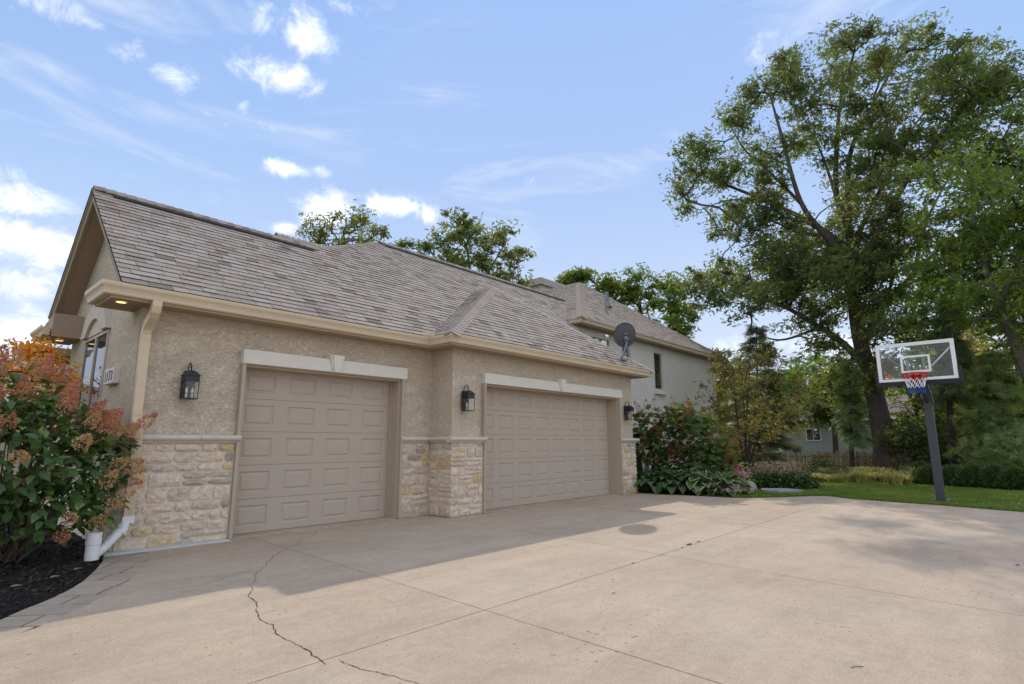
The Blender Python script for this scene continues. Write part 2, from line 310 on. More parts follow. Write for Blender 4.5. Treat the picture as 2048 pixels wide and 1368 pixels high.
MAT['box'] = leaf_mat('boxwood_leaf', [(0, (.045, .075, .028)), (.6, (.08, .12, .04)), (1, (.13, .18, .06))], .25)
MAT['flowers'] = leaf_mat('mixed_flower', [(0, (.62, .10, .28)), (.4, (.62, .2, .42)), (.8, (.55, .38, .52)), (1, (.7, .66, .6))], .2)
MAT['whitebloom'] = leaf_mat('dry_flower_stalk', [(0, (.26, .20, .13)), (1, (.44, .36, .28))], .25)
MAT['twig'] = leaf_mat('bare_brush', [(0, (.08, .055, .04)), (1, (.17, .12, .08))], .1, .9)

# ------------------------------------------------------------------ mesh helpers
WORLD = {}
def tag(o, label=None, cat=None, group=None, kind=None):
    if label: o['label'] = label
    if cat: o['category'] = cat
    if group: o['group'] = group
    if kind: o['kind'] = kind
    return o
def thing(name, label, cat, loc, group=None):
    o = bpy.data.objects.new(name, None); COL.objects.link(o); o.location = loc; o.empty_display_size = .2
    WORLD[o] = Vector(loc); return tag(o, label, cat, group)
def place(o, wloc, parent):
    WORLD[o] = Vector(wloc)
    if parent is not None:
        o.parent = parent; o.location = Vector(wloc)-WORLD[parent]
    else: o.location = wloc
def link_mesh(name, me, mats, parent=None, center=None, smooth=False):
    if not isinstance(mats, (list, tuple)): mats = [mats]
    for m in mats: me.materials.append(MAT[m] if isinstance(m, str) else m)
    n = len(me.vertices); co = np.empty(n*3, 'f'); me.vertices.foreach_get('co', co); co = co.reshape(-1, 3)
    if center is None: center = ((co[:, 0].min()+co[:, 0].max())/2, (co[:, 1].min()+co[:, 1].max())/2, co[:, 2].min())
    co -= np.array(center, 'f'); me.vertices.foreach_set('co', co.ravel())
    if smooth: me.polygons.foreach_set('use_smooth', [True]*len(me.polygons))
    me.update()
    o = bpy.data.objects.new(name, me); COL.objects.link(o); place(o, center, parent); return o
class MB:
    def __init__(s): s.v = []; s.f = []; s.t = []; s.mi = []; s.tone = .5; s.m = 0
    def face(s, idx): s.f.append(tuple(idx)); s.t.append(s.tone); s.mi.append(s.m)
    def add(s, vs, fs):
        b = len(s.v); s.v += [tuple(map(float, p)) for p in vs]
        for f in fs: s.face([b+i for i in f])
    def box(s, x0, x1, y0, y1, z0, z1):
        s.add([(x, y, z) for z in (z0, z1) for x, y in ((x0, y0), (x1, y0), (x1, y1), (x0, y1))],
              [(3, 2, 1, 0), (4, 5, 6, 7), (0, 1, 5, 4), (1, 2, 6, 5), (2, 3, 7, 6), (3, 0, 4, 7)])
    def bbox(s, x0, x1, y0, y1, z0, z1, b=.006):   # box with chamfered vertical and horizontal edges (cheap bevel)
        X = [x0, x0+b, x1-b, x1]; 
        def ring(z, i): return [(x0+i, y0+i, z), (x1-i, y0+i, z), (x1-i, y1-i, z), (x0+i, y1-i, z)]
        s.add(ring(z0, b)+ring(z0+b, 0)+ring(z1-b, 0)+ring(z1, b), [(3, 2, 1, 0), (12, 13, 14, 15)]+[(k*4+i, k*4+(i+1) % 4, k*4+4+(i+1) % 4, k*4+4+i) for k in range(3) for i in range(4)])
    def prism(s, poly, axis, a, b):     # poly: 2D points, extruded along axis between a and b
        def P(p, t):
            return {'x': (t, p[0], p[1]), 'y': (p[0], t, p[1]), 'z': (p[0], p[1], t)}[axis]
        n = len(poly)
        s.add([P(p, a) for p in poly]+[P(p, b) for p in poly], [tuple(range(n))[::-1], tuple(range(n, 2*n))]+[(i, (i+1) % n, n+(i+1) % n, n+i) for i in range(n)])
    def tube(s, pts, rad, seg=6, cap=True, up=None):
        pts = [Vector(p) for p in pts]; n = len(pts)
        if not hasattr(rad, '__len__'): rad = [rad]*n
        b = len(s.v); prev = None
        for i, p in enumerate(pts):
            t = (pts[min(i+1, n-1)]-pts[max(i-1, 0)])
            if t.length < 1e-9: t = Vector((0, 0, 1))
            t.normalize()
            if prev is None: a = t.orthogonal().normalized()
            else:
                a = prev-t*prev.dot(t); a = a.normalized() if a.length > 1e-6 else t.orthogonal().normalized()
            prev = a; c = t.cross(a)
            for k in range(seg):
                th = 2*math.pi*k/seg; q = p+(a*math.cos(th)+c*math.sin(th))*rad[i]; s.v.append(tuple(q))
        for i in range(n-1):
            for k in range(seg):
                s.face((b+i*seg+k, b+i*seg+(k+1) % seg, b+(i+1)*seg+(k+1) % seg, b+(i+1)*seg+k))
        if cap:
            s.face([b+k for k in range(seg)][::-1]); s.face([b+(n-1)*seg+k for k in range(seg)])
    def lathe(s, prof, c, seg=16, axis=Vector((0, 0, 1))):
        axis = Vector(axis).normalized(); a = axis.orthogonal().normalized(); d = axis.cross(a); b = len(s.v); c = Vector(c)
        for r, h in prof:
            for k in range(seg):
                th = 2*math.pi*k/seg; s.v.append(tuple(c+axis*h+(a*math.cos(th)+d*math.sin(th))*r))
        for i in range(len(prof)-1):
            for k in range(seg): s.face((b+i*seg+k, b+i*seg+(k+1) % seg, b+(i+1)*seg+(k+1) % seg, b+(i+1)*seg+k))
        s.face([b+k for k in range(seg)][::-1]); s.face([b+(len(prof)-1)*seg+k for k in range(seg)])
    def sphere(s, c, r, nu=8, nv=6, sc=(1, 1, 1)):
        b = len(s.v); c = Vector(c)
        for j in range(nv+1):
            ph = math.pi*j/nv
            for i in range(nu):
                th = 2*math.pi*i/nu; s.v.append((c.x+r*sc[0]*math.sin(ph)*math.cos(th), c.y+r*sc[1]*math.sin(ph)*math.sin(th), c.z-r*sc[2]*math.cos(ph)))
        for j in range(nv):
            for i in range(nu): s.face((b+j*nu+i, b+j*nu+(i+1) % nu, b+(j+1)*nu+(i+1) % nu, b+(j+1)*nu+i))
    def build(s, name, mats, parent=None, center=None, smooth=False, recalc=False):
        me = bpy.data.meshes.new(name); me.from_pydata(s.v, [], s.f)
        if any(s.mi): me.polygons.foreach_set('material_index', s.mi)
        a = me.attributes.new('tone', 'FLOAT', 'FACE'); a.data.foreach_set('value', s.t)
        if recalc:
            import bmesh
            bm = bmesh.new(); bm.from_mesh(me); bmesh.ops.recalc_face_normals(bm, faces=bm.faces[:]); bm.to_mesh(me); bm.free()
        return link_mesh(name, me, mats, parent, center, smooth)
def np_mesh(name, V, Fc, tone, mat, parent=None, center=None, smooth=False, link=True):
    # V (n,3), Fc (m,k) constant polygon size
    me = bpy.data.meshes.new(name); n, (m, k) = len(V), Fc.shape
    me.vertices.add(n); me.vertices.foreach_set('co', V.astype('f').ravel())
    me.loops.add(m*k); me.loops.foreach_set('vertex_index', Fc.astype('i').ravel())
    me.polygons.add(m); me.polygons.foreach_set('loop_start', np.arange(0, m*k, k, dtype='i')); me.update(calc_edges=True)
    a = me.attributes.new('tone', 'FLOAT', 'FACE'); a.data.foreach_set('value', np.clip(tone, 0, 1).astype('f'))
    return link_mesh(name, me, mat, parent, center, smooth)
# leaf templates: (x across, y along tip, z normal), quads/tris as faces of equal size 4 (repeat not allowed) -> use quads
T_QUAD = (np.array([(0, 0, 0), (.32, .5, .06), (0, 1, 0), (-.32, .5, .06)]), np.array([(0, 1, 2, 3)]))
T_CLUMP = (np.array([(0, 0, 0), (.3, .45, .1), (0, 1, 0), (-.3, .45, .1),  (.1, .1, 0), (.75, .25, .15), (.95, .7, -.05), (.4, .6, .1), (-.1, .1, 0), (-.4, .6, -.1), (-.9, .8, 0.05), (-.75, .2, .1)]), np.array([(0, 1, 2, 3), (4, 5, 6, 7), (8, 9, 10, 11)]))
T_LEAF = (np.array([(0, 0, 0), (.20, .18, .05), (.30, .45, .08), (.17, .78, .03), (0, 1.04, -.06), (-.17, .78, .03), (-.30, .45, .08), (-.20, .18, .05), (0, .5, 0), (0, .25, 0), (0, .8, -.02)]),
          np.array([(0, 1, 9, 7), (9, 1, 2, 8), (8, 2, 3, 10), (10, 3, 4, 5), (7, 9, 8, 6), (6, 8, 10, 5)]))
T_NEEDLE = (np.array([(-.05, 0, 0), (.05, 0, 0), (.035, 1, -.12), (-.035, 1, -.12)]), np.array([(0, 1, 2, 3)]))
T_SPRAY = (np.array([(-.03, 0, 0), (.03, 0, 0), (.02, 1, -.1), (-.02, 1, -.1), (0, .2, 0), (.03, .15, 0), (.5, .6, -.05), (.42, .66, -.05), (0, .2, 0), (-.03, .15, 0), (-.5, .6, -.05), (-.42, .66, -.05),
   (0, .45, 0), (.03, .4, 0), (.4, .9, -.1), (.33, .95, -.1), (0, .45, 0), (-.03, .4, 0), (-.4, .9, -.1), (-.33, .95, -.1)]), np.array([(0, 1, 2, 3), (4, 5, 6, 7), (8, 9, 10, 11), (12, 13, 14, 15), (16, 17, 18, 19)]))
def norm(a): return a/np.maximum(np.linalg.norm(a, axis=-1, keepdims=True), 1e-9)
def scatter(name, C, size, tmpl, mat, tone, tip=None, nrm=None, parent=None, center=None, smooth=False):
    C = np.asarray(C, float); n = len(C); tv, tf = tmpl
    if tip is None: tip = norm(RNG.normal(size=(n, 3)))
    if nrm is None: nrm = RNG.normal(size=(n, 3))
    tip = norm(tip); x = norm(np.cross(tip, nrm)); z = np.cross(x, tip)
    size = np.broadcast_to(size, (n,))
    V = C[:, None, :]+size[:, None, None]*(tv[None, :, 0, None]*x[:, None]+tv[None, :, 1, None]*tip[:, None]+tv[None, :, 2, None]*z[:, None])
    Fc = (tf[None]+(np.arange(n)*len(tv))[:, None, None]).reshape(-1, tf.shape[1])
    return np_mesh(name, V.reshape(-1, 3), Fc, np.repeat(tone, len(tf)), mat, parent, center, smooth)
def dup(root, loc, label=None, group=None):
    r = root.copy(); COL.objects.link(r); r.location = loc
    if label: r['label'] = label
    if group: r['group'] = group
    for ch in list(root.children):
        c = ch.copy(); COL.objects.link(c); c.parent = r
        for g in ch.children:
            d = g.copy(); COL.objects.link(d); d.parent = c
    return r
def clip(poly, n, d):      # keep n.p <= d
    out = []
    for i in range(len(poly)):
        a, b = poly[i], poly[(i+1) % len(poly)]; da = n[0]*a[0]+n[1]*a[1]-d; db = n[0]*b[0]+n[1]*b[1]-d
        if da <= 0: out.append(a)
        if (da < 0 < db) or (db < 0 < da):
            t = da/(da-db); out.append((a[0]+(b[0]-a[0])*t, a[1]+(b[1]-a[1])*t))
    return out
def clip_poly(poly, conv):  # conv CCW convex
    for i in range(len(conv)):
        a, b = conv[i], conv[(i+1) % len(conv)]; n = (b[1]-a[1], -(b[0]-a[0])); poly = clip(poly, n, n[0]*a[0]+n[1]*a[1])
        if len(poly) < 3: return []
    return poly
def area(p): return .5*sum(p[i][0]*p[(i+1) % len(p)][1]-p[(i+1) % len(p)][0]*p[i][1] for i in range(len(p)))

# ------------------------------------------------------------------ ground
def sstep(x, a, b):
    t = np.clip((x-a)/(b-a), 0, 1); return t*t*(3-2*t)
def gz(x, y):      # terrain height: level round the house, rising gently beyond the fence
    d = np.hypot(np.asarray(x, float)+7.7, np.asarray(y, float)+8.2)
    return -.03+1.05*sstep(d, 34, 62)+.35*sstep(d, 70, 400)
def make_ground():
    nr, na = 70, 72; R = np.concatenate([[0], np.geomspace(2, 1600, nr)])
    V = []; Fc = []
    for r in R:
        for k in range(na):
            a = 2*math.pi*k/na; x, y = r*math.cos(a), r*math.sin(a); V.append((x, y, float(gz(x, y))))
    for i in range(len(R)-1):
        for k in range(na): Fc.append((i*na+k, (i+1)*na+k, (i+1)*na+(k+1) % na, i*na+(k+1) % na))
    o = np_mesh('ground', np.array(V), np.array(Fc), np.full(len(Fc), .5), 'lawn', smooth=True); tag(o, kind='structure')
make_ground()
LAWN_EDGE = [(5.72, -.6), (5.80, -1.5), (5.86, -2.5), (5.95, -3.05), (6.5, -3.62), (7.15, -4.02), (7.62, -4.3), (7.85, -4.55), (7.75, -4.82), (7.42, -5.16), (7.22, -6.0), (7.02, -6.9), (6.6, -8.13), (6.2, -10), (6, -14), (6, -26)]
BORD_OUT = [(-5.38, -.12), (-5.40, -.42), (-5.55, -.9), (-5.71, -1.33), (-6.04, -1.9), (-6.39, -2.44), (-6.63, -2.71), (-6.79, -2.89), (-7.0, -3.03), (-7.7, -3.35), (-9.2, -3.75), (-13, -4), (-26, -4)]
BORD_IN = [(-5.82, -.12), (-5.84, -.35), (-5.90, -.54), (-6.04, -.94), (-6.25, -1.46), (-6.42, -1.78), (-6.58, -2.0), (-6.78, -2.24), (-6.94, -2.45), (-7.7, -2.85), (-9.2, -3.2), (-13, -3.45), (-26, -3.45)]
def driveway():
    root = thing('driveway', None, None, (0, -4, 0)); tag(root, kind='structure')
    poly = [(-.88, -.03), (-5.38, -.03)]+BORD_OUT[1:]+[(-26, -26)]+LAWN_EDGE[::-1]+[(-.88, -.64)]
    poly = poly[::-1] if area(poly) < 0 else poly
    b = MB(); b.prism([(p[0], p[1]) for p in poly], 'z', -.026, -.018); b.build('joint_bed', 'joint', root)
    g = .0052; rs0 = random.Random(8)
    cols = [(-40, 0), (-9.3, 0), (-4.06, .066), (-.84, .125), (2.45, .18), (40, 0)]; rows = [-30, -10.2, -4.98, 2]
    for i in range(len(cols)-1):
        for j in range(len(rows)-1):
            q = poly
            q = clip(q, (-1, cols[i][1]), -cols[i][0]-g); q = clip(q, (1, -cols[i+1][1]), cols[i+1][0]-g)
            q = clip(q, (0, -1), -rows[j]-g); q = clip(q, (0, 1), rows[j+1]-g)
            if len(q) < 3 or abs(area(q)) < .2: continue
            m = MB(); m.tone = rs0.random(); m.prism(q, 'z', -.10, 0); m.build('slab', 'concrete', root)
    # stamped border beside the mulch bed: running-bond pieces clipped to the strip
    strip = []
    n = len(BORD_OUT)
    for i in range(n-1): strip.append([BORD_IN[i], BORD_OUT[i], BORD_OUT[i+1], BORD_IN[i+1]])
    full = BORD_OUT+BORD_IN[::-1]; full = full[::-1] if area(full) < 0 else full
    b = MB(); b.prism(full, 'z', -.026, -.016); b.build('joint_bed', 'joint', root)
    rs = random.Random(3); ud = Vector((.78, -.62)).normalized(); vd = Vector((-ud.y, ud.x)); wv = .29; near = [p for p in full if p[0] > -13]
    vs_ = [Vector(p).dot(vd) for p in near]; us_ = [Vector(p).dot(ud) for p in near]; v = min(vs_)-.1
    while v < max(vs_)+.1:
        u = min(us_)-rs.uniform(0, .6)
        while u < max(us_)+.1:
            w = rs.uniform(.34, .9); g2 = .010
            quad = [(u+g2, v+g2), (u+w-g2, v+g2), (u+w-g2, v+wv-g2), (u+g2, v+wv-g2)]; conv = [tuple(ud*a_+vd*b_) for a_, b_ in quad]; conv = conv if area(conv) > 0 else conv[::-1]
            q = clip_poly(full, conv)
            if len(q) >= 3 and abs(area(q)) > .002:
                q = q if area(q) > 0 else q[::-1]; m = MB(); m.tone = rs.random(); m.prism(q, 'z', -.06, rs.uniform(-.002, .001)); m.build('paver', 'paver', root)
            u += w
        v += wv
    # brick edging along the lawn
    pts = LAWN_EDGE[8:14]
    for i in range(len(pts)-1):
        a, c = Vector(pts[i]), Vector(pts[i+1]); d = c-a; L_ = d.length; d.normalize(); nn = Vector((d.y, -d.x)); k = max(1, round(L_/.30))
        if nn.x > 0: nn = -nn
        for j in range(k):
            p0 = a+d*(L_*j/k+.004); p1 = a+d*(L_*(j+1)/k-.004)
            w = .11; o_ = -nn*.02
            qs = [tuple(p0+o_), tuple(p1+o_), tuple(p1+o_-nn*w), tuple(p0+o_-nn*w)]
            qs = qs if area(qs) > 0 else qs[::-1]
            m = MB(); m.tone = rs.random(); m.prism(qs, 'z', -.06, .004+rs.uniform(0, .006)); m.build('edging_brick', 'paver', root)
    # footing strip at the foot of the left wall
    m = MB(); m.prism([(-5.80, .0), (-5.80, .028), (-4.42, .028), (-4.36, .0)], 'y', -.19, -.05); m.build('footing', 'sealant', root)
    # cracks: jagged narrow strips, shade of the gap painted in dark
    def crack(pts, w, seed):
        r_ = random.Random(seed); P = [Vector(p) for p in pts]
        for it in range(4):
            Q = [P[0]]
            for a, c in zip(P, P[1:]):
                d = c-a; Q += [(a+c)/2+Vector((-d.y, d.x))*r_.uniform(-.085, .085), c]
            P = Q
        m = MB(); L_, R_ = [], []
        for i, p in enumerate(P):
            t = (P[min(i+1, len(P)-1)]-P[max(i-1, 0)]); t = t.normalized() if t.length else Vector((1, 0)); nn = Vector((-t.y, t.x))
            ww = w*(.45+.9*r_.random())*(min(1, i/6+.3))*(min(1, (len(P)-1-i)/6+.3))*(1.8 if r_.random() < .05 else 1)
            L_.append((*(p+nn*ww/2), .003)); R_.append((*(p-nn*ww/2), .003))
        n_ = len(P); m.add(L_+R_, [(i, i+1, n_+i+1, n_+i) for i in range(n_-1)]); m.build('crack', 'crack', root)
    crack([(-3.15, -.14), (-3.25, -.4), (-3.7, -.8), (-4.16, -1.32), (-4.55, -1.75), (-4.91, -2.24), (-5.26, -2.8)], .004, 1)
    crack([(-5.26, -2.8), (-5.44, -3.2), (-5.57, -3.63), (-5.65, -4.09), (-5.74, -4.6), (-5.77, -4.86), (-5.79, -5.06)], .0065, 2)
    crack([(-5.69, -5.03), (-5.67, -5.33), (-5.62, -5.5), (-5.6, -5.67), (-5.5, -6.1), (-5.55, -6.6)], .005, 3)
    crack([(-4.93, -2.22), (-5.36, -2.38), (-5.57, -2.49), (-5.95, -2.35)], .004, 4)
    crack([(-5.15, -2.6), (-5.5, -2.62), (-5.9, -2.6)], .003, 5)
    for (x, y, s_, a) in [(-.62, -4.93, .09, .3), (-.36, -4.94, .05, 0), (-.9, -4.97, .035, 1), (1.3, -4.94, .03, 0), (-2.1, -4.97, .03, 0)]:
        m = MB(); pts = [(x+s_*math.cos(k*math.pi/4+a)*(1.3 if k % 4 == 0 else .55)*rs.uniform(.7, 1.1), y+s_*math.sin(k*math.pi/4+a)*.42*rs.uniform(.6, 1.1), .0035) for k in range(8)]
        m.add(pts, [tuple(range(8))]); m.build('chipped_joint', 'crack', root)
driveway()

def mulch_bed():
    poly = [(-5.67, .05)]+[(-5.82, .02)]+BORD_IN[1:]+[(-26, 8), (-5.67, 8)]
    # left bed sheet with gentle humps
    V, Fc = [], []; nx, ny = 60, 60; idx = {}
    import itertools
    xs = np.linspace(-13, -5.60, nx); ys = np.linspace(-3.6, 8, ny)
    def inside(x, y):
        bi = BORD_IN
        for a, c in zip(bi, bi[1:]):
            if c[0] <= x <= a[0] and a[0] != c[0]:
                t = (x-a[0])/(c[0]-a[0]); return y-(a[1]+(c[1]-a[1])*t)
        return y+.12
    def height(x, y):
        d = inside(x, y); return min(.0, -.02) if d < 0 else -.02+.07*min(1, d/.5)
    for x in xs:
        for y in ys:
            d = inside(x, y); V.append((x, y, height(x, y)+random.uniform(-.012, .012)*(d > .1)-(0.03 if d < -.02 else 0)))
    for i in range(nx-1):
        for j in range(ny-1): Fc.append((i*ny+j, (i+1)*ny+j, (i+1)*ny+j+1, i*ny+j+1))
    o = np_mesh('mulch_bed', np.array(V), np.array(Fc), np.full(len(Fc), .5), 'mulch'); tag(o, kind='structure')
    C = []
    while len(C) < 9000:
        x, y = random.uniform(-8.6, -5.75), random.uniform(-3.2, 1.2)
        if inside(x, y) > .015: C.append((x, y, height(x, y)+.008))
    C = np.array(C); tip = RNG.normal(size=C.shape)*[1, 1, .25]; nr = RNG.normal(size=C.shape)*[.4, .4, 0]+[0, 0, 1]
    tm = (np.array([(-.18, 0, 0), (.18, 0, 0), (.15, 1, .0), (-.15, 1, .1)]), np.array([(0, 1, 2, 3)]))
    o = scatter('mulch_chips', C, RNG.uniform(.015, .05, len(C)), tm, 'chip', RNG.random(len(C))**2.2, tip, nr, center=(-7, -1, 0)); tag(o, 'dark shredded mulch scattered under the pink flowering shrub', 'mulch', kind='stuff')
    # a few fallen pale leaves
    for k, (x, y, c) in enumerate([(-6.80, -1.62, 'fallen yellow leaf lying on the mulch at its left'), (-6.50, -1.42, 'pale fallen leaf on the mulch near the border'), (-6.26, -1.10, 'pale curled fallen leaf nearest the white drain pipe')]):
        o = scatter('fallen_leaf', [(x, y, height(x, y)+.025)], .09, T_LEAF, 'lily', [.9-.1*k], [(1, .2*k, .05)], [(0, 0, 1)]); tag(o, c, 'leaf', 'fallen leaves on the mulch')
mulch_bed()

# ------------------------------------------------------------------ the house
HOUSE = thing('house', 'stone and stucco house with taupe garage doors and brown shingle roof', 'house', (0, 2, 0))
def wall_grid(m, a0, a1, z0, z1, t0, t1, openings, axis='x'):
    # one closed shell with real openings
    xs = sorted({a0, a1, *[o[k] for o in openings for k in (0, 1)]}); zs = sorted({z0, z1, *[min(max(o[k], z0), z1) for o in openings for k in (2, 3)]})
    def full(i, j):
        if not (0 <= i < len(xs)-1 and 0 <= j < len(zs)-1): return False
        cx, cz = (xs[i]+xs[i+1])/2, (zs[j]+zs[j+1])/2
        return not any(o[0] < cx < o[1] and o[2] < cz < o[3] for o in openings)
    idx = {}
    def V(i, j, t):
        k = (i, j, t)
        if k not in idx:
            idx[k] = len(m.v); a, z = xs[i], zs[j]; m.v.append((a, t, z) if axis == 'x' else (t, a, z))
        return idx[k]
    fl = axis != 'x'
    def F(q): m.face(q[::-1] if fl else q)
    for i in range(len(xs)-1):
        for j in range(len(zs)-1):
            if not full(i, j): continue
            F([V(i, j, t0), V(i+1, j, t0), V(i+1, j+1, t0), V(i, j+1, t0)]); F([V(i, j, t1), V(i, j+1, t1), V(i+1, j+1, t1), V(i+1, j, t1)])
            if not full(i-1, j): F([V(i, j, t0), V(i, j+1, t0), V(i, j+1, t1), V(i, j, t1)])
            if not full(i+1, j): F([V(i+1, j, t0), V(i+1, j, t1), V(i+1, j+1, t1), V(i+1, j+1, t0)])
            if not full(i, j-1): F([V(i, j, t0), V(i, j, t1), V(i+1, j, t1), V(i+1, j, t0)])
            if not full(i, j+1): F([V(i, j+1, t0), V(i+1, j+1, t0), V(i+1, j+1, t1), V(i, j+1, t1)])
DH = 2.424
A0, A1, B0, B1 = -4.33, -1.5535, 0., 4.88
D = -.588; XL, XC, XE = -5.67, -.8085, 5.64
def part(name, mat, fn, parent=None, **k):
    m = MB(); fn(m); return m.build(name, mat, parent or HOUSE, **k)
part('garage_wall', 'stucco', lambda m: wall_grid(m, XL, XC+.2, 0, 3.06, 0, .2, [(A0, A1, -1, DH)]))
part('garage_wall', 'stucco', lambda m: m.box(XC, XC+.2, D+.2, -.0005, 0, 3.06))
part('garage_wall', 'stucco', lambda m: wall_grid(m, XC, XE, 0, 3.06, D, D+.2, [(B0, B1, -1, DH)]))
part('garage_wall', 'stucco', lambda m: m.box(XE-.2, XE, D+.2, 1.75, 0, 3.06))
part('gable_wall', 'stucco', lambda m: wall_grid(m, .2, 4.0, 0, 3.06, XL, XL+.2, [(1.5, 2.93, .9, 2.95)], 'y'))
part('gable_wall', 'stucco', lambda m: m.prism([(0., 3.06), (4.0, 3.06), (4.0, 3.62), (2.09, 5.15), (0., 3.48)], 'x', XL, XL+.2))
part('side_wall', 'stucco', lambda m: m.box(XL+.2, XL+5, 3.8, 4.0, 0, 3.06)); part('side_wall', 'stucco', lambda m: m.box(XL+.35, XL+.55, 4.0, 9, 0, 3.0))
WY = 1.75
part('rear_wing_wall', 'stucco_grey', lambda m: wall_grid(m, 5.9, 17.05, 0, 4.98, WY, WY+.2, [(7.3, 8.42, 3.85, 4.76), (9.16, 9.74, 3.6, 4.74), (11.44, 12.17, 3.25, 4.72)]))
for b_ in ((16.85, 17.05, WY+.2, 13.8, 0, 4.98), (6.55, 6.75, WY+.2, 13.8, 3.2, 4.98), (6.75, 16.85, 13.6, 13.8, 0, 4.98)): part('rear_wing_wall', 'stucco_grey', lambda m: m.box(*b_))
# near-black sheets painting the dark of the unlit rooms behind the doors
part('unlit_garage_sheet', 'deck', lambda m: m.box(XL+.2, XC, .62, .64, 0, 3.0)); part('unlit_garage_sheet', 'deck', lambda m: m.box(XC+.2, XE-.2, .05, .07, 0, 3.0))
part('garage_floor', 'concrete', lambda m: m.box(A0, A1, -.028, .6, -.1, .012)); part('garage_floor', 'concrete', lambda m: m.box(B0, B1, D-.028, .04, -.1, .012))

# windows -------------------------------------------------
def window_y(x0, x1, z0, z1, y, mull=None, mat='vinyl', sill=False):
    f = MB(); w = .055
    f.box(x0, x0+w, y-.02, y+.07, z0, z1); f.box(x1-w, x1, y-.02, y+.07, z0, z1); f.box(x0+w, x1-w, y-.02, y+.07, z0, z0+w); f.box(x0+w, x1-w, y-.02, y+.07, z1-w, z1)
    if mull: f.box(mull-.03, mull+.03, y-.015, y+.065, z0+w, z1-w)
    r = f.build('window', mat, HOUSE)
    p = MB(); p.box(x0+w, x1-w, y+.03, y+.04, z0+w, z1-w); p.build('pane', 'glass', r)
    q = MB(); q.box(x0-.0, x1+.0, y+.14, y+.16, z0, z1); q.build('unlit_room_sheet', 'deck', r)  # near-black sheet painting the unlit room behind the pane
    if sill: s = MB(); s.bbox(x0-.06, x1+.06, y-.10, y, z0-.16, z0-.02, .012); s.build('sill', 'lintel', r)
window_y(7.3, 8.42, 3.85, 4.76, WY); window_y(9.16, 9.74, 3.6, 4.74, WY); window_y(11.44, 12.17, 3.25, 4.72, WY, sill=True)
# gable window with arched head
def gable_window():
    x, y0, y1, z0, z1 = XL, 1.5, 2.93, .9, 2.95; f = MB(); w = .045
    f.box(x-.02, x+.07, y0, y0+w, z0, z1); f.box(x-.02, x+.07, y1-w, y1, z0, z1); f.box(x-.02, x+.07, y0+w, y1-w, z1-w, z1); f.box(x-.02, x+.07, y0+w, y1-w, z0, z0+w)
    ym = (y0+y1)/2; f.box(x-.018, x+.03, ym-.03, ym+.03, z0+w, z1-w)
    r = f.build('window', 'greyframe', HOUSE)
    for a, c in ((y0+w, ym-.03), (ym+.03, y1-w)):
        p = MB(); p.box(x+.0, x+.01, a, c, z0+w, z1-w); p.build('pane', 'glass', r)
    q = MB(); q.box(x+.15, x+.17, y0, y1, z0, z1); q.build('unlit_room_sheet', 'deck', r)  # sheet painted near black for the unlit room
    # segmental arch: outer band proud of a recessed tympanum
    yc = ym; zc = z1-.35; def_n = 18; R1, R0 = .84*1.02, .60
    a0 = math.asin(.35/R1)
    def arc(R, ya): return [(yc+R*math.cos(t), zc+R*math.sin(t)) for t in np.linspace(ya, math.pi-ya, def_n)]
    o = arc(R1, math.asin(.36/R1)); i_ = arc(R0, math.asin(min(.99, .36/R0)))
    b = MB()
    for k in range(def_n-1): b.prism([o[k], o[k+1], i_[k+1], i_[k]], 'x', x-.075, x)
    b.build('arch_trim', 'cast', HOUSE)
    b = MB(); b.prism(i_, 'x', x-.03, x); b.build('arch_panel', 'cast', HOUSE)
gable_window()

# garage doors --------------------------------------------
def garage_door(x0, x1, y, ncol, label):
    root = thing('garage_door', None, None, ((x0+x1)/2, y, 0)); place(root, ((x0+x1)/2, y, 0), HOUSE); root['label'] = label
    nsec = 5; H = DH-.0; h = H/nsec; W_ = x1-x0; cell = W_/ncol; mx = .085 if ncol == 8 else .11; mz = .095
    for s in range(nsec):
        z0 = .012+h*s if s else .018; z1 = .012+h*(s+1)-.004; z1 = min(z1, DH-.002)
        m = MB()
        m.box(x0+.002, x1-.002, y, y+.03, z0, z0+mz-.003); m.box(x0+.002, x1-.002, y, y+.03, z1-mz+.003, z1)
        za, zb = z0+mz-.003, z1-mz+.003
        for c in range(ncol+1):
            a = x0+c*cell-mx if c else x0+.002; b = x0+c*cell+mx if c < ncol else x1-.002
            m.box(a, b, y, y+.03, za, zb)
        m.build('door_section', 'door', root)
        for c in range(ncol):
            a, b = x0+c*cell+mx, x0+(c+1)*cell-mx; p = MB(); rings = []
            for ins, dep in ((0, 0.0), (.012, .013), (.026, .015), (.050, .002)):
                rings += [(a+ins, y+dep, za+ins), (b-ins, y+dep, za+ins), (b-ins, y+dep, zb-ins), (a+ins, y+dep, zb-ins)]
            fs = [(r*4+i, r*4+(i+1) % 4, r*4+4+(i+1) % 4, r*4+4+i) for r in range(3) for i in range(4)]+[(12, 13, 14, 15)]
            p.add(rings, fs); p.build('panel', 'door', root)
    m = MB(); m.box(x0+.002, x1-.002, y+.004, y+.03, .0125, .0178); m.build('rubber_seal', 'black', root)
    m = MB(); m.box(x0, x1, y+.032, y+.04, .02, DH); m.build('door_backing', 'door', root)
garage_door(A0+.035, A1-.035, .23, 4, 'taupe single garage door of four columns of raised panels')
garage_door(B0+.035, B1-.035, D+.26, 8, 'wide taupe double garage door of eight columns of raised panels')
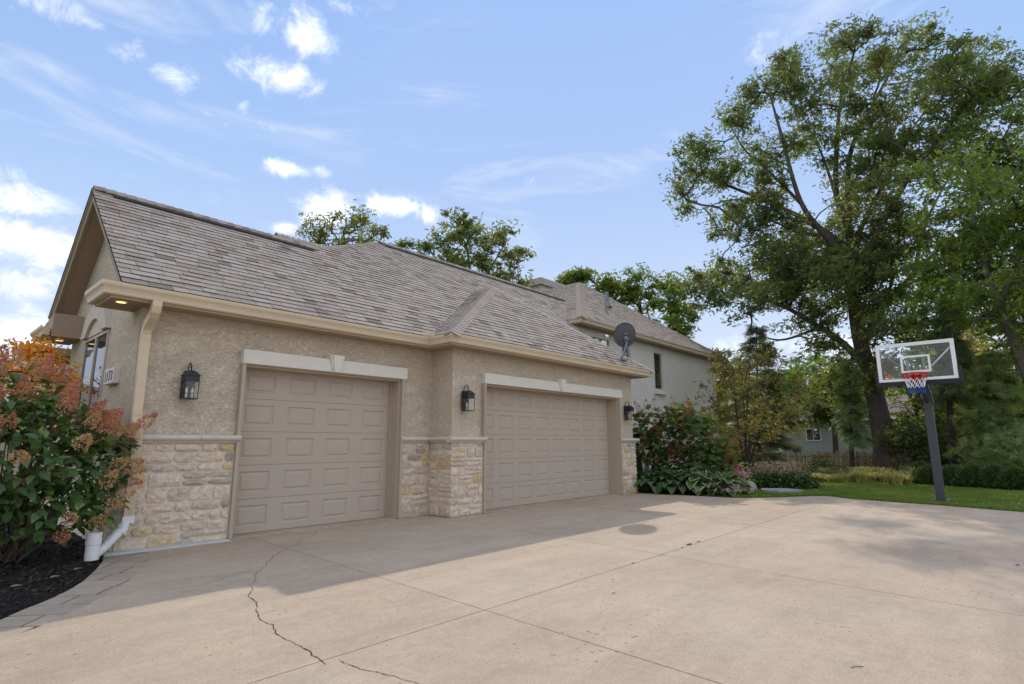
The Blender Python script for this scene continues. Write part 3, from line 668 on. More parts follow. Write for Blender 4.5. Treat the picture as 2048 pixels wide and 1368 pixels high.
for (x0, x1, y, rec) in ((A0, A1, 0, .23), (B0, B1, D, .26)):
    za = .013; o_ = [(x0+.0005, za), (x0+.034, za), (x0+.034, DH-.034), (x1-.034, DH-.034), (x1-.034, za), (x1-.0005, za), (x1-.0005, DH-.001), (x0+.0005, DH-.001)]
    part('door_jamb', 'jamb', lambda m: m.prism(o_, 'y', y-.012, y+rec-.003), recalc=True)
    part('brick_mould', 'jamb', lambda m: m.box(x0-.045, x0, y-.085, y-.0125, .013, DH)); part('brick_mould', 'jamb', lambda m: m.box(x1, x1+.045, y-.085, y-.0125, .013, DH))
    part('door_stop', 'jamb', lambda m: m.box(x0+.0345, x0+.06, y+rec-.05, y+rec-.004, .013, DH-.035)); part('door_stop', 'jamb', lambda m: m.box(x1-.06, x1-.0345, y+rec-.05, y+rec-.004, .013, DH-.035))
def lintel(x0, x1, y, xk):
    m = MB(); m.bbox(x0, x1, y-.10, y, DH+.001, 2.634, .008); r = m.build('lintel', 'lintel', HOUSE)
    k = MB(); zt, zb = 2.70, DH-.005
    for (w0, w1, d) in ((.135, .07, .125), (.10, .045, .15)):
        k.prism([(xk-w1, zb+.004), (xk+w1, zb+.004), (xk+w0, zt), (xk-w0, zt)], 'y', y-d, y-.101 if d < .13 else y-.1255)
    k.build('keystone', 'lintel', r)
    k = MB(); k.box(xk-.135, xk+.135, y-.1, y, 2.635, 2.70); k.build('keystone_head', 'lintel', r)
lintel(-4.3826, -1.465, 0, -2.90); lintel(-.0498, 5.0037, D, 2.42)

# stone wainscot ------------------------------------------
BZ = 1.30
def stones(x0, x1, z0, z1, frame, parent, rs):
    # frame(u, w, d) -> world point; u along, w up, d outward
    z = z0; first = True
    while z < z1-.03:
        h = rs.choice([.11, .13, .14, .16, .19, .23]); 
        if z1-(z+h) < .08: h = z1-z
        x = x0
        while x < x1-.01:
            w = rs.uniform(.13, .40) if h < .18 else rs.uniform(.2, .40)
            if x1-(x+w) < .10: w = x1-x
            # sometimes split one tall stone into two thin ones
            cells = [(x, x+w, z, z+h)]
            if h >= .15 and rs.random() < .35:
                c = z+h*rs.uniform(.42, .58); cells = [(x, x+w, z, c), (x, x+w, c, z+h)]
            for (a, b, c, d) in cells:
                g = .0105; a2, b2, c2, d2 = a+g, b-g, c+g*.9, d-g*.9
                m = MB(); t = rs.random(); m.tone = t*.84 if rs.random() < .87 else rs.uniform(.84, 1)
                nx, nz = (5, 4) if b-a > .2 else (4, 4); P = []
                pro = rs.uniform(.018, .036); tilt = rs.uniform(-.007, .007); tw = rs.uniform(-.008, .008)
                for j in range(nz):
                    for i in range(nx):
                        u, w_ = i/(nx-1), j/(nz-1); e = (i in (0, nx-1)) or (j in (0, nz-1)); cor = (i in (0, nx-1)) and (j in (0, nz-1))
                        jx = rs.uniform(-.011, .011); jz = rs.uniform(-.009, .009)
                        cx = (.012 if cor else 0)
                        px = a2+(b2-a2)*u+(jx if not (i in (0, nx-1)) else (cx+abs(jx)*.8)*(1 if i == 0 else -1))
                        pz = c2+(d2-c2)*w_+(jz if not (j in (0, nz-1)) else (cx*.7+abs(jz)*.8)*(1 if j == 0 else -1))
                        dd = (pro*.62+rs.uniform(-.003, .006)) if e else pro+rs.uniform(-.009, .010)+tilt*(u*2-1)+tw*(w_*2-1)
                        P.append((px, pz, dd))
                vs = [frame(*q) for q in P]; fs = []
                for j in range(nz-1):
                    for i in range(nx-1):
                        k = j*nx+i; fs += [(k, k+1, k+nx+1), (k, k+nx+1, k+nx)] if rs.random() < .5 else [(k, k+1, k+nx), (k+1, k+nx+1, k+nx)]
                per = [i for i in range(nx)]+[j*nx+nx-1 for j in range(1, nz)]+[(nz-1)*nx+i for i in range(nx-2, -1, -1)]+[j*nx for j in range(nz-2, 0, -1)]
                base = len(vs)
                for k in per: q = P[k]; vs.append(frame(q[0]+(0), q[1], -.004))
                L_ = len(per)
                for k in range(L_): fs.append((per[k], base+k, base+(k+1) % L_, per[(k+1) % L_]))
                m.add(vs, fs); m.build('stone', 'stone', parent, recalc=True)
            x += w
        z += h
rs = random.Random(11)
TH = .035
def wainscot(box, *runs):
    w = part('stone_wainscot', 'mortar', lambda m: m.box(*box))
    for u0, u1, z1, fr in runs: stones(u0, u1, 0.0, z1, fr, w, rs)
fA = lambda u, w, d: (u, -TH-d, w); fB = lambda u, w, d: (u, D-TH-d, w); fC = lambda u, w, d: (XC-TH-d, u, w); fG = lambda u, w, d: (XL-TH-d, u, w)
wainscot((XL-TH, A0-.046, -TH, 0, 0, BZ), (XL-TH, A0-.05, BZ, fA)); wainscot((A1+.046, XC-TH, -TH, 0, 0, BZ), (A1+.05, XC-TH-.02, BZ, fA))
wainscot((XC-TH, XC, D-TH, 0, 0, BZ), (D-TH-.02, -TH, BZ, fC)); wainscot((XC, B0-.046, D-TH, D, 0, BZ), (XC-TH-.02, B0-.05, BZ, fB))
wainscot((B1+.046, XE+TH, D-TH, D, 0, BZ), (B1+.05, XE+TH+.02, BZ, fB)); wainscot((XL-TH, XL, 0.0005, 4.0, 0, .88), (-TH-.02, 1.3, .88, fG)); wainscot((XE, XE+TH, D+.0005, 1.7, 0, BZ))
# belt course: half-round over a fillet, in lengths
def belt(p0, p1, out, cuts):
    p0, p1, out = Vector(p0), Vector(p1), Vector(out); d = (p1-p0); Ln = d.length; d.normalize()
    prof = [(0, 1.30), (.075, 1.30), (.078, 1.318), (.10, 1.325), (.125, 1.345), (.132, 1.365), (.125, 1.385), (.10, 1.402), (.0, 1.41)]
    cs = [0]+cuts+[Ln]
    for a, b in zip(cs, cs[1:]):
        m = MB(); A = p0+d*(a+.003*(a > 0)); B = p0+d*(b-.003*(b < Ln)); n = len(prof)
        m.add([tuple(Vector((*(A+out*o), z))) for o, z in prof]+[tuple(Vector((*(B+out*o), z))) for o, z in prof], [tuple(range(n)), tuple(range(n, 2*n))[::-1]]+[(i, n+i, n+(i+1) % n, (i+1) % n) for i in range(n)])
        m.build('belt_course', 'cast', HOUSE, recalc=True)
belt((XL-.13, 0), (A0-.001, 0), (0, -1), [.95]); belt((A1+.001, 0), (XC-.132, 0), (0, -1), [])
belt((XC, 0), (XC, D), (-1, 0), []); belt((XC-.13, D), (B0-.001, D), (0, -1), []); belt((B1+.001, D), (XE+.13, D), (0, -1), [])
belt((XL, 1.48), (XL, 0.0), (-1, 0), [])

# eaves: gutters, soffits, fascias -------------------------
def sweep(path, prof, zoff=0):
    P = [Vector(p) for p in path]; n = len(P); k = len(prof); m = MB(); vs = []
    for i in range(n):
        d0 = (P[i]-P[i-1]).normalized() if i else (P[1]-P[0]).normalized(); d1 = (P[i+1]-P[i]).normalized() if i < n-1 else d0
        n0, n1 = Vector((d0.y, -d0.x)), Vector((d1.y, -d1.x)); b = (n0+n1).normalized(); sc = 1/max(.3, b.dot(n0))
        for o, z in prof: q = P[i]+b*o*sc; vs.append((q.x, q.y, z+zoff))
    fs = [(i*k+j, i*k+(j+1) % k, (i+1)*k+(j+1) % k, (i+1)*k+j) for i in range(n-1) for j in range(k)]+[tuple(range(k)), tuple(range((n-1)*k, n*k))[::-1]]
    m.add(vs, fs); return m
GP = [(0, 0), (.072, 0), (.082, .012), (.086, .045), (.098, .075), (.118, .105), (.122, .13), (.122, .15), (.108, .15), (.104, .128), (0, .12)]
front = [(-6.09, .42), (-6.09, -.33), (-1.14, -.33), (-1.14, -.92), (5.97, -.92), (5.97, 1.6)]
sweep(front, GP, 3.05).build('gutter', 'gutter', HOUSE, recalc=True)
sweep([(x, y) for x, y in front], [(-.02, -.015), (-.001, -.015), (-.001, .16), (-.02, .16)], 3.04).build('fascia', 'fascia', HOUSE, recalc=True)
sweep([(6.27, 7), (6.27, 1.44), (17.4, 1.44), (17.4, 9)], GP, 4.96).build('gutter', 'gutter', HOUSE, recalc=True)
sweep([(6.27, 7), (6.27, 1.44), (17.4, 1.44), (17.4, 9)], [(-.02, -.015), (-.001, -.015), (-.001, .16), (-.02, .16)], 4.95).build('fascia', 'fascia', HOUSE, recalc=True)
sweep([(-5.8, 4.25), (-6.09, 4.25), (-6.09, 3.35)], GP, 3.05).build('gutter', 'gutter', HOUSE, recalc=True)
sweep([(-6.0, 6.2), (-6.0, 4.7)], GP, 2.93).build('gutter', 'gutter', HOUSE, recalc=True)
for b_ in ((-6.07, XL, -.31, .42, 3.03, 3.045), (XL, XC-.31, -.31, -.001, 3.03, 3.045), (XC-.31, XC-.001, -.90, -.001, 3.03, 3.045), (XC, XE, -.90, D-.001, 3.03, 3.045), (XE+.001, 5.95, -.90, 1.7, 3.03, 3.045),
           (-6.07, XL-.001, 3.3, 4.2, 3.03, 3.045), (-5.98, XL+.34, 4.7, 6.2, 2.9, 2.915), (6.29, 17.38, 1.46, WY-.001, 4.94, 4.955), (6.29, 6.54, WY, 7, 4.94, 4.955), (17.06, 17.38, WY, 9, 4.94, 4.955)):
    part('soffit', 'soffit', lambda m: m.box(*b_))
part('eave_return', 'soffit', lambda m: m.prism([(-.31, 3.046), (.40, 3.046), (.40, 3.14), (-.31, 3.14)], 'x', -6.07, XL-.001)); part('eave_return', 'soffit', lambda m: m.prism([(3.32, 3.046), (4.2, 3.046), (4.2, 3.30), (3.32, 3.42)], 'x', -6.07, XL-.001))
part('eave_return', 'soffit', lambda m: m.box(-5.98, -5.4, 4.72, 6.2, 2.916, 3.04))
# rake boards and the sloping soffit of the gable
def slope_z(y): return 3.2+.8*(y+.45) if y < 2.09 else 5.232-.8*(y-2.09)
m = MB()
for y0, y1 in ((-.33, 2.09), (2.09, 4.25)):
    m.prism([(y0, slope_z(y0)-.20), (y1, slope_z(y1)-.20), (y1, slope_z(y1)-.012), (y0, slope_z(y0)-.012)], 'x', -5.98, -5.945)
m.build('rake_board', 'rake', HOUSE)
m = MB()
for y0, y1 in ((-.33, 2.09), (2.09, 4.25)):
    m.prism([(y0, slope_z(y0)-.045), (y1, slope_z(y1)-.045), (y1, slope_z(y1)-.011), (y0, slope_z(y0)-.011)], 'x', -6.01, -5.981)
m.build('rake_trim', 'fascia', HOUSE)
m = MB()
for y0, y1 in ((-.30, 2.09), (2.09, 4.25)):
    m.prism([(y0, slope_z(y0)-.16), (y1, slope_z(y1)-.16), (y1, slope_z(y1)-.14), (y0, slope_z(y0)-.14)], 'x', -5.944, XL-.001)
m.build('rake_soffit', 'soffit', HOUSE)
# recessed lights in the soffit
for (x, y) in ((-5.93, -.12), (-5.9, 3.7)):
    m = MB(); m.lathe([(.055, -.006), (.075, -.006), (.078, 0.0)], (x, y, 3.03), 18); r = m.build('recessed_light', 'lintel', HOUSE)
    m = MB(); m.lathe([(.052, -.0075), (.05, -.0078)], (x, y, 3.03), 16); m.build('lens', 'lamp', r)
# splash guards in the inside corner of the gutter
m = MB(); m.box(-1.42, -1.262, -.455, -.447, 3.19, 3.27); m.box(-1.268, -1.262, -.60, -.4555, 3.19, 3.27); m.build('splash_guard', 'gutter', HOUSE)

# roof ----------------------------------------------------
def zpl(a, b, c): return lambda x, y: a+b*x+c*y
SA = .8
PL = []   # (plane a,b,c , polygon)
pA = (3.2+SA*.45, 0, SA); aw = .546
PL.append((pA, [(-6.02, -.45), (5.9, -.45), (6.39, 2.09), (-6.02, 2.09)]))
PL.append((pA, [(-2.3, 2.09), (6.39, 2.09), (8.66, 3.64), (.33, 3.64)]))
# left hip face of the main roof
hs = 1.24/2.63
PL.append(((6.472-hs*.33, hs, 0), [(-2.3, 2.09), (.33, 3.64), (-2.3, 5.2)]))
# rear slope of the small gable, rear slope of main roof
PL.append(((5.232+.8*2.09, 0, -.8), [(-6.02, 2.09), (-2.3, 2.09), (-2.3, 4.25), (-6.02, 4.25)]))
PL.append(((6.472+.8*3.64, 0, -.8), [(.33, 3.64), (8.66, 3.64), (8.66, 7), (-2.3, 7), (-2.3, 5.2)]))
# second gable behind
PL.append(((6.24-.8*4.4, 0, .8), [(-2.05, 3.2), (-.4, 3.2), (-.4, 4.4), (-2.05, 4.4)]))
PL.append(((6.24+.8*4.4, 0, -.8), [(-2.05, 4.4), (-.4, 4.4), (-.4, 5.6), (-2.05, 5.6)]))
# bumped-out garage bay: front, left, right
sf = 2.1/2.54; sl_ = 2.1/3.68
PL.append(((3.2+sf*1.04, 0, sf), [(-1.26, -1.04), (6.10, -1.04), (2.42, 1.5)]))
xv = lambda z: -1.26+(z-3.2)/sl_
PL.append(((3.2+sl_*1.26, sl_, 0), [(-1.26, -1.04), (2.42, 1.5), (2.42, 2.175), (-1.26, -.45)]))
PL.append(((3.2+sl_*6.10, -sl_, 0), [(6.10, -1.04), (6.10, 3.2), (2.42, 3.2), (2.42, 1.5)]))
# two-storey wing
PL.append(((5.1-aw*6.15, aw, 0), [(6.15, 1.32), (11.83, 5.3), (11.83, 12), (6.15, 14)]))
swf = 3.1/3.98
PL.append(((5.1-swf*1.32, 0, swf), [(6.15, 1.32), (17.52, 1.32), (11.83, 5.3)]))
PL.append(((5.1+aw*17.52, -aw, 0), [(17.52, 1.32), (17.52, 14), (11.83, 12), (11.83, 5.3)]))
deck = MB(); SH = []
rs = random.Random(5); EXP = .14
for pi_, ((a, b, c), poly) in enumerate(PL):
    poly = poly if area(poly) > 0 else poly[::-1]
    deck.add([(x, y, a+b*x+c*y-.012) for x, y in poly]+[(x, y, a+b*x+c*y-.03) for x, y in poly], [tuple(range(len(poly))), tuple(range(len(poly), 2*len(poly)))[::-1]]+[(i, len(poly)+i, len(poly)+(i+1) % len(poly), (i+1) % len(poly)) for i in range(len(poly))])
    if pi_ in (3, 4, 6, 9, 12): continue
    g = Vector((b, c)); mslope = g.length; gh = g/mslope; uh = Vector((gh.y, -gh.x)); k = math.sqrt(1+mslope**2)
    nrm = Vector((-b, -c, 1)).normalized()
    uv = [(Vector(p).dot(uh), Vector(p).dot(gh)*k) for p in poly]; uv = uv if area(uv) > 0 else uv[::-1]
    u0, u1 = min(p[0] for p in uv), max(p[0] for p in uv); v0, v1 = min(p[1] for p in uv), max(p[1] for p in uv)
    if pi_ == 1: v0 -= 0  # continues the courses of the lower part
    def P3(u, v, h): q = uh*u+gh*(v/k); return Vector((q.x, q.y, a+b*q.x+c*q.y))+nrm*h
    r = 0; v = v0 if pi_ != 1 else v0-(v0-Vector((0, -.45)).dot(gh)*k) % EXP
    while v < v1:
        u = u0-rs.uniform(0, .4); e = EXP
        while u < u1:
            w = rs.choice([.19, .22, .25, .28, .30]); t = rs.choice([.012, .013, .014, .017])
            ua, ub = u+.002, u+w-.002
            q = clip_poly([(ua, v), (ub, v), (ub, v+e+.012), (ua, v+e+.012)], uv)
            if len(q) >= 3 and abs(area(q)) > 2e-4:
                hh = lambda vv: t+(.0015-t)*(vv-v)/(e+.012)*.8
                top = [P3(x, y, hh(y)) for x, y in q]; bot = [P3(x, y, -.012) for x, y in q]
                tone = .5+rs.gauss(0, .24); tone = rs.uniform(.9, 1) if rs.random() < .10 else min(.87, max(.07, tone)); 
                SH.append((top, bot, tone, (sum(top, Vector())/len(top)-Vector(CAM)).length))
            u += w
        v += e
ROOF = deck.build('roof', 'deck', HOUSE)
# every shingle is a real slab; the 300 that show largest are objects of their own
SH.sort(key=lambda s: s[3]*(1 if len(s[0]) == 4 else 1.5))
field = MB()
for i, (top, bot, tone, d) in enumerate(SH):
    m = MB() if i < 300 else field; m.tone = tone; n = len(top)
    m.add(top+bot, [tuple(range(n))]); b0 = len(m.v)-2*n; m.tone = 0.  # dark edges: black asphalt, plus the shadow line under each course painted in
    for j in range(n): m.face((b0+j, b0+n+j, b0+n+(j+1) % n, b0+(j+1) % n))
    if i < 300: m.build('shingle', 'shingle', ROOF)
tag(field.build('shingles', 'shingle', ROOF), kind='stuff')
def caps(p, q, na, nb, w=.15, e=.14, light=0, lift=.012):
    p, q = Vector(p), Vector(q); d = q-p; L_ = d.length; d.normalize(); n = int(L_/e)
    def down(nr):
        s = d.cross(Vector(nr).normalized()); return s if s.z < 0 else -s
    a, b = down(na), down(nb); up = (Vector(na).normalized()+Vector(nb).normalized()).normalized(); m = MB()
    for i in range(n):
        A = p+d*(i*e); B = p+d*(i*e+e+.02); m.tone = min(.86, max(.07, rs.gauss(.45+light, .16))); hi, lo = .024+lift, .010+lift
        vs = []
        for P_, h in ((A, hi), (B, lo)):
            for s, ww in ((a, w), (None, 0), (b, w)): vs.append(P_+(s*ww if s else Vector())+up*(h-(.006 if s else 0)))
            for s, ww in ((b, w), (None, 0), (a, w)): vs.append(P_+(s*ww if s else Vector())+up*(h-.016-(.006 if s else 0)))
        m.add(vs, [(j, j+1 if j < 5 else 0, 6+(j+1 if j < 5 else 0), 6+j) for j in range(6)]+[(5, 4, 3, 2, 1, 0), (6, 7, 8, 9, 10, 11)])
    m.build('ridge_cap', 'shingle', ROOF, recalc=True)
nA, nR = (0, -.8, 1), (0, .8, 1)
caps((-2.2, 2.09, 5.232), (-6.02, 2.09, 5.232), nA, nR, lift=.045, light=-.2, w=.13); caps((.33, 3.64, 6.472), (8.5, 3.64, 6.472), nA, nR, lift=.045, light=-.2, w=.13)
for xa, xb, yr, zr in ((-5.75, -2.35, 2.09, 5.232), (.45, 8.2, 3.64, 6.472)):
    m = MB(); m.prism([(yr-.165, zr-.132), (yr+.165, zr-.132), (yr+.165, zr-.09), (yr, zr+.042), (yr-.165, zr-.09)], 'x', xa, xb); m.build('ridge_vent', 'deck', ROOF)
caps((-2.05, 4.4, 6.24), (-.5, 4.4, 6.24), nA, nR); caps((-2.3, 2.09, 5.232), (.33, 3.64, 6.472), nA, (-hs, 0, 1), w=.10, lift=.0)
caps((-1.26, -1.04, 3.2), (2.42, 1.5, 5.3), (0, -sf, 1), (-sl_, 0, 1), w=.17, light=.3, lift=.004); caps((6.10, -1.04, 3.2), (2.42, 1.5, 5.3), (0, -sf, 1), (sl_, 0, 1), light=.3, lift=.004)
caps((2.42, 1.5, 5.3), (2.42, 2.2, 5.3), (-sl_, 0, 1), (sl_, 0, 1), lift=.004)
caps((6.15, 1.32, 5.1), (11.83, 5.3, 8.2), (-aw, 0, 1), (0, -swf, 1), w=.17, light=.35); caps((17.52, 1.32, 5.1), (11.83, 5.3, 8.2), (aw, 0, 1), (0, -swf, 1)); caps((11.83, 5.3, 8.2), (11.83, 12, 8.2), (-aw, 0, 1), (aw, 0, 1))
# metal vent at the top of the ridge gap, chimney, pipe
m = MB(); m.box(13.75, 15.6, 9, 10.6, 6.5, 9.25); ch = m.build('chimney', 'stucco_grey', HOUSE)
m = MB(); m.bbox(13.62, 15.73, 8.87, 10.73, 9.25, 9.62, .02); m.build('chimney_cap', 'cast', ch)
vx, vy = None, None
def on_plane(px, py, a, b, c):
    v = ray(px, py); t = (a+b*CAM[0]+c*CAM[1]-CAM[2])/(v[2]-b*v[0]-c*v[1]); return CAM+v*t
a, b, c = PL[11][0]; q = on_plane(1214, 612, a, b, c)
m = MB(); m.lathe([(.20, .0), (.16, .05), (.11, .16), (.075, .2), (.075, .62), (.06, .62)], (q[0], q[1], q[2]-.06), 14); m.build('vent_pipe', 'galv', HOUSE)
# downspouts
def box_path(m, pts, w, d):
    # rectangular duct along points lying in the y-z plane; w across x, d thickness
    n = len(pts); vs = []
    for i, p in enumerate(pts):
        p = Vector(p); t = (Vector(pts[min(i+1, n-1)])-Vector(pts[max(i-1, 0)])).normalized(); s = Vector((1, 0, 0)); o = s.cross(t).normalized()
        for a_, b_ in ((-1, -1), (1, -1), (1, 1), (-1, 1)): vs.append(p+s*(a_*w/2)+o*(b_*d/2))
    m.add(vs, [(i*4+j, i*4+(j+1) % 4, i*4+4+(j+1) % 4, i*4+4+j) for i in range(n-1) for j in range(4)]+[(3, 2, 1, 0), tuple(range(4*n-4, 4*n))])
X_ = -5.615
m = MB(); box_path(m, [(X_, -.385, 3.055), (X_, -.385, 2.99), (X_, -.36, 2.93), (X_, -.29, 2.87), (X_, -.17, 2.80), (X_, -.10, 2.74), (X_, -.07, 2.66), (X_, -.07, 1.62), (X_, -.09, 1.56), (X_, -.165, 1.50), (X_, -.19, 1.44), (X_, -.19, .42)], .103, .09)
ds = m.build('downspout', 'gutter', HOUSE, recalc=True)
for k in range(5): part('rib', 'gutter', lambda m: m.box(X_-.044+k*.019, X_-.034+k*.019, -.241, -.234, .44, 1.42), ds)
for z in (2.62, 2.60, 2.58, 2.0, 1.64): part('seam', 'gutter', lambda m: m.box(X_-.054, X_+.054, -.119, -.02, z, z+.005), ds)
m = MB(); m.tube([(17.2, 1.36, 4.96), (17.12, 1.42, 4.7), (16.98, 1.66, 4.52), (16.97, 1.68, 4.3), (16.97, 1.68, .1)], .05, 8); m.build('downspout', 'gutter', HOUSE, smooth=True)
# address plaque
def plaque():
    m = MB(); y0, y1, z0, z1 = .66, 1.14, 2.09, 2.31; m.bbox(XL-.075, XL, y0, y1, z0, z1, .008); r = m.build('address_plaque', 'lintel', HOUSE)
    cu = bpy.data.curves.new('numerals', 'FONT'); cu.body = '1173'; cu.size = .185; cu.extrude = .003; cu.space_character = 1.22; cu.offset = .0012
    t = bpy.data.objects.new('tmp', cu); COL.objects.link(t); bpy.context.view_layer.update(); me = bpy.data.meshes.new_from_object(t.evaluated_get(bpy.context.evaluated_depsgraph_get())); bpy.data.objects.remove(t)
    co = np.empty(len(me.vertices)*3, 'f'); me.vertices.foreach_get('co', co); co = co.reshape(-1, 3); w = co[:, 0].max()
    V = np.stack([np.full(len(co), XL-.0765)-co[:, 2], 1.09-co[:, 0]*(.375/w), 2.137+co[:, 1]], 1); me.vertices.foreach_set('co', V.astype('f').ravel())
    link_mesh('numerals', me, 'numeral', r)
    for k, u in ((0, .035), (1, .135)):      # slab serifs under and over the ones
        m = MB(); yc = 1.09-u; m.box(XL-.0795, XL-.0755, yc-.03, yc+.022, 2.133, 2.142); m.build('serif', 'numeral', r)
plaque()
# small white motion sensor at the bay's right corner
m = MB(); m.bbox(5.645, 5.73, -.25, -.13, 2.80, 2.93, .012); m.bbox(5.66, 5.72, -.27, -.251, 2.77, 2.81, .008); m.build('motion_sensor', 'white', HOUSE)

# ------------------------------------------------------------------ lanterns
def lantern(loc, label):
    X, Y, Z = loc; root = thing('wall_lantern', label, 'lantern', loc, 'black lanterns on the garage walls')
    w = .085
    m = MB(); m.bbox(X-.05, X+.05, Y+.115, Y+.135, Z+.05, Z+.30, .004); m.build('back_plate', 'black', root)
    m = MB(); pts = [(X, Y+.115, Z+.20)]
    for k in range(9):
        t = math.pi*k/8; pts.append((X, Y+.06+.055*math.cos(t), Z+.345+.06*math.sin(t)))
    pts += [(X, Y+.004, Z+.32), (X, Y+.0, Z+.30)]
    m.tube(pts, .0075, 8)
    m.tube([(X, Y+.005, Z+.345), (X, Y+.02, Z+.362), (X, Y+.04, Z+.352), (X, Y+.035, Z+.33)], .006, 6); m.build('scroll_arm', 'black', root, smooth=True)
    m = MB()
    def sq(h, z0, z1, h2=None):
        h2 = h2 if h2 is not None else h; m.add([(X-h, Y-h, z0), (X+h, Y-h, z0), (X+h, Y+h, z0), (X-h, Y+h, z0), (X-h2, Y-h2, z1), (X+h2, Y-h2, z1), (X+h2, Y+h2, z1), (X-h2, Y+h2, z1)], [(3, 2, 1, 0), (4, 5, 6, 7), (0, 1, 5, 4), (1, 2, 6, 5), (2, 3, 7, 6), (3, 0, 4, 7)])
    sq(w+.018, Z+.225, Z+.232); sq(w+.004, Z+.232, Z+.256, w-.008); sq(w-.02, Z+.256, Z+.275); sq(w-.032, Z+.275, Z+.298, w-.055)
    m.build('roof', 'black', root)
    m = MB(); t = .008
    for sx in (-1, 1):
        for sy in (-1, 1): m.box(X+sx*w-(t if sx > 0 else 0)-0*t, X+sx*w+(t if sx < 0 else 0), Y+sy*w-(t if sy > 0 else 0), Y+sy*w+(t if sy < 0 else 0), Z-.07, Z+.225)
    for z0, z1 in ((Z-.082, Z-.068), (Z+.15, Z+.165)):
        m.box(X-w, X+w, Y-w, Y-w+t, z0, z1); m.box(X-w, X+w, Y+w-t, Y+w, z0, z1); m.box(X-w, X-w+t, Y-w+t, Y+w-t, z0, z1); m.box(X+w-t, X+w, Y-w+t, Y+w-t, z0, z1)
    m.box(X-w+t, X+w-t, Y+w-t-.006, Y+w-t-.001, Z-.07, Z+.16); m.box(X-w+t, X+w-t, Y-w+t, Y+w-t, Z-.082, Z-.074)
    m.box(X-w+.001, X+w-.001, Y-w+.001, Y-w+.004, Z+.165, Z+.225); m.box(X-w+.001, X-w+.004, Y-w+.005, Y+w-.001, Z+.165, Z+.225)
    fr = m.build('frame', 'black', root)
    m = MB(); e = .003
    for (a, b, c, d) in ((X-w+t, X+w-t, Y-w+e, Y-w+e+.002), (X-w+t, X+w-t, Y+w-e-.002, Y+w-e), (X-w+e, X-w+e+.002, Y-w+t, Y+w-t), (X+w-e-.002, X+w-e, Y-w+t, Y+w-t)):
        m = MB(); m.box(a, b, c, d, Z-.067, Z+.149); m.build('pane', 'lampglass', fr)
    for dx in (-.035, .035):
        m = MB(); m.tube([(X+dx, Y, Z-.073), (X+dx, Y, Z-.01)], .012, 8); r = m.build('candle', 'bulb', root)
        m = MB(); m.lathe([(.004, 0), (.016, .015), (.02, .035), (.013, .06), (.003, .085)], (X+dx, Y, Z-.009), 10); m.build('bulb', 'bulb', r, smooth=True)
    m = MB(); m.tube([(X, Y, Z-.073), (X, Y, Z+.225)], .005, 6); m.build('stem', 'black', root)
    return root
lan = lantern((-5.06, -.135, 1.95), 'black wall lantern at the left of the single garage door')
dup(lan, (-.53, D-.135, 1.95), 'black wall lantern between the two garage doors')
dup(lan, (5.28, D-.135, 1.95), 'black wall lantern at the right end of the double garage door')

# ------------------------------------------------------------------ drain pipe
root = thing('drain_pipe', 'white plastic drain pipe with open top beside the downspout', 'pipe', (-5.99, -.50, .03))
m = MB(); m.lathe([(.068, 0), (.068, .16), (.075, .165), (.075, .27), (.079, .275), (.079, .29), (.067, .29), (.067, .12), (.01, .12)], (-5.99, -.50, .035), 22); m.build('riser', 'pvc', root, smooth=False)
m = MB(); m.tube([(-5.985, -.49, .06), (-5.86, -.40, .14), (-5.72, -.29, .26), (-5.68, -.26, .30)], [.050, .050, .050, .052], 16); m.build('branch', 'pvc', root, smooth=True)
m = MB(); m.tube([(-5.705, -.28, .255), (-5.66, -.24, .315)], .060, 16); m.tube([(-5.66, -.24, .315), (-5.64, -.21, .36)], .052, 14); m.box(X_-.062, X_+.062, -.245, -.135, .36, .44); m.build('adapter', 'pvc', root)

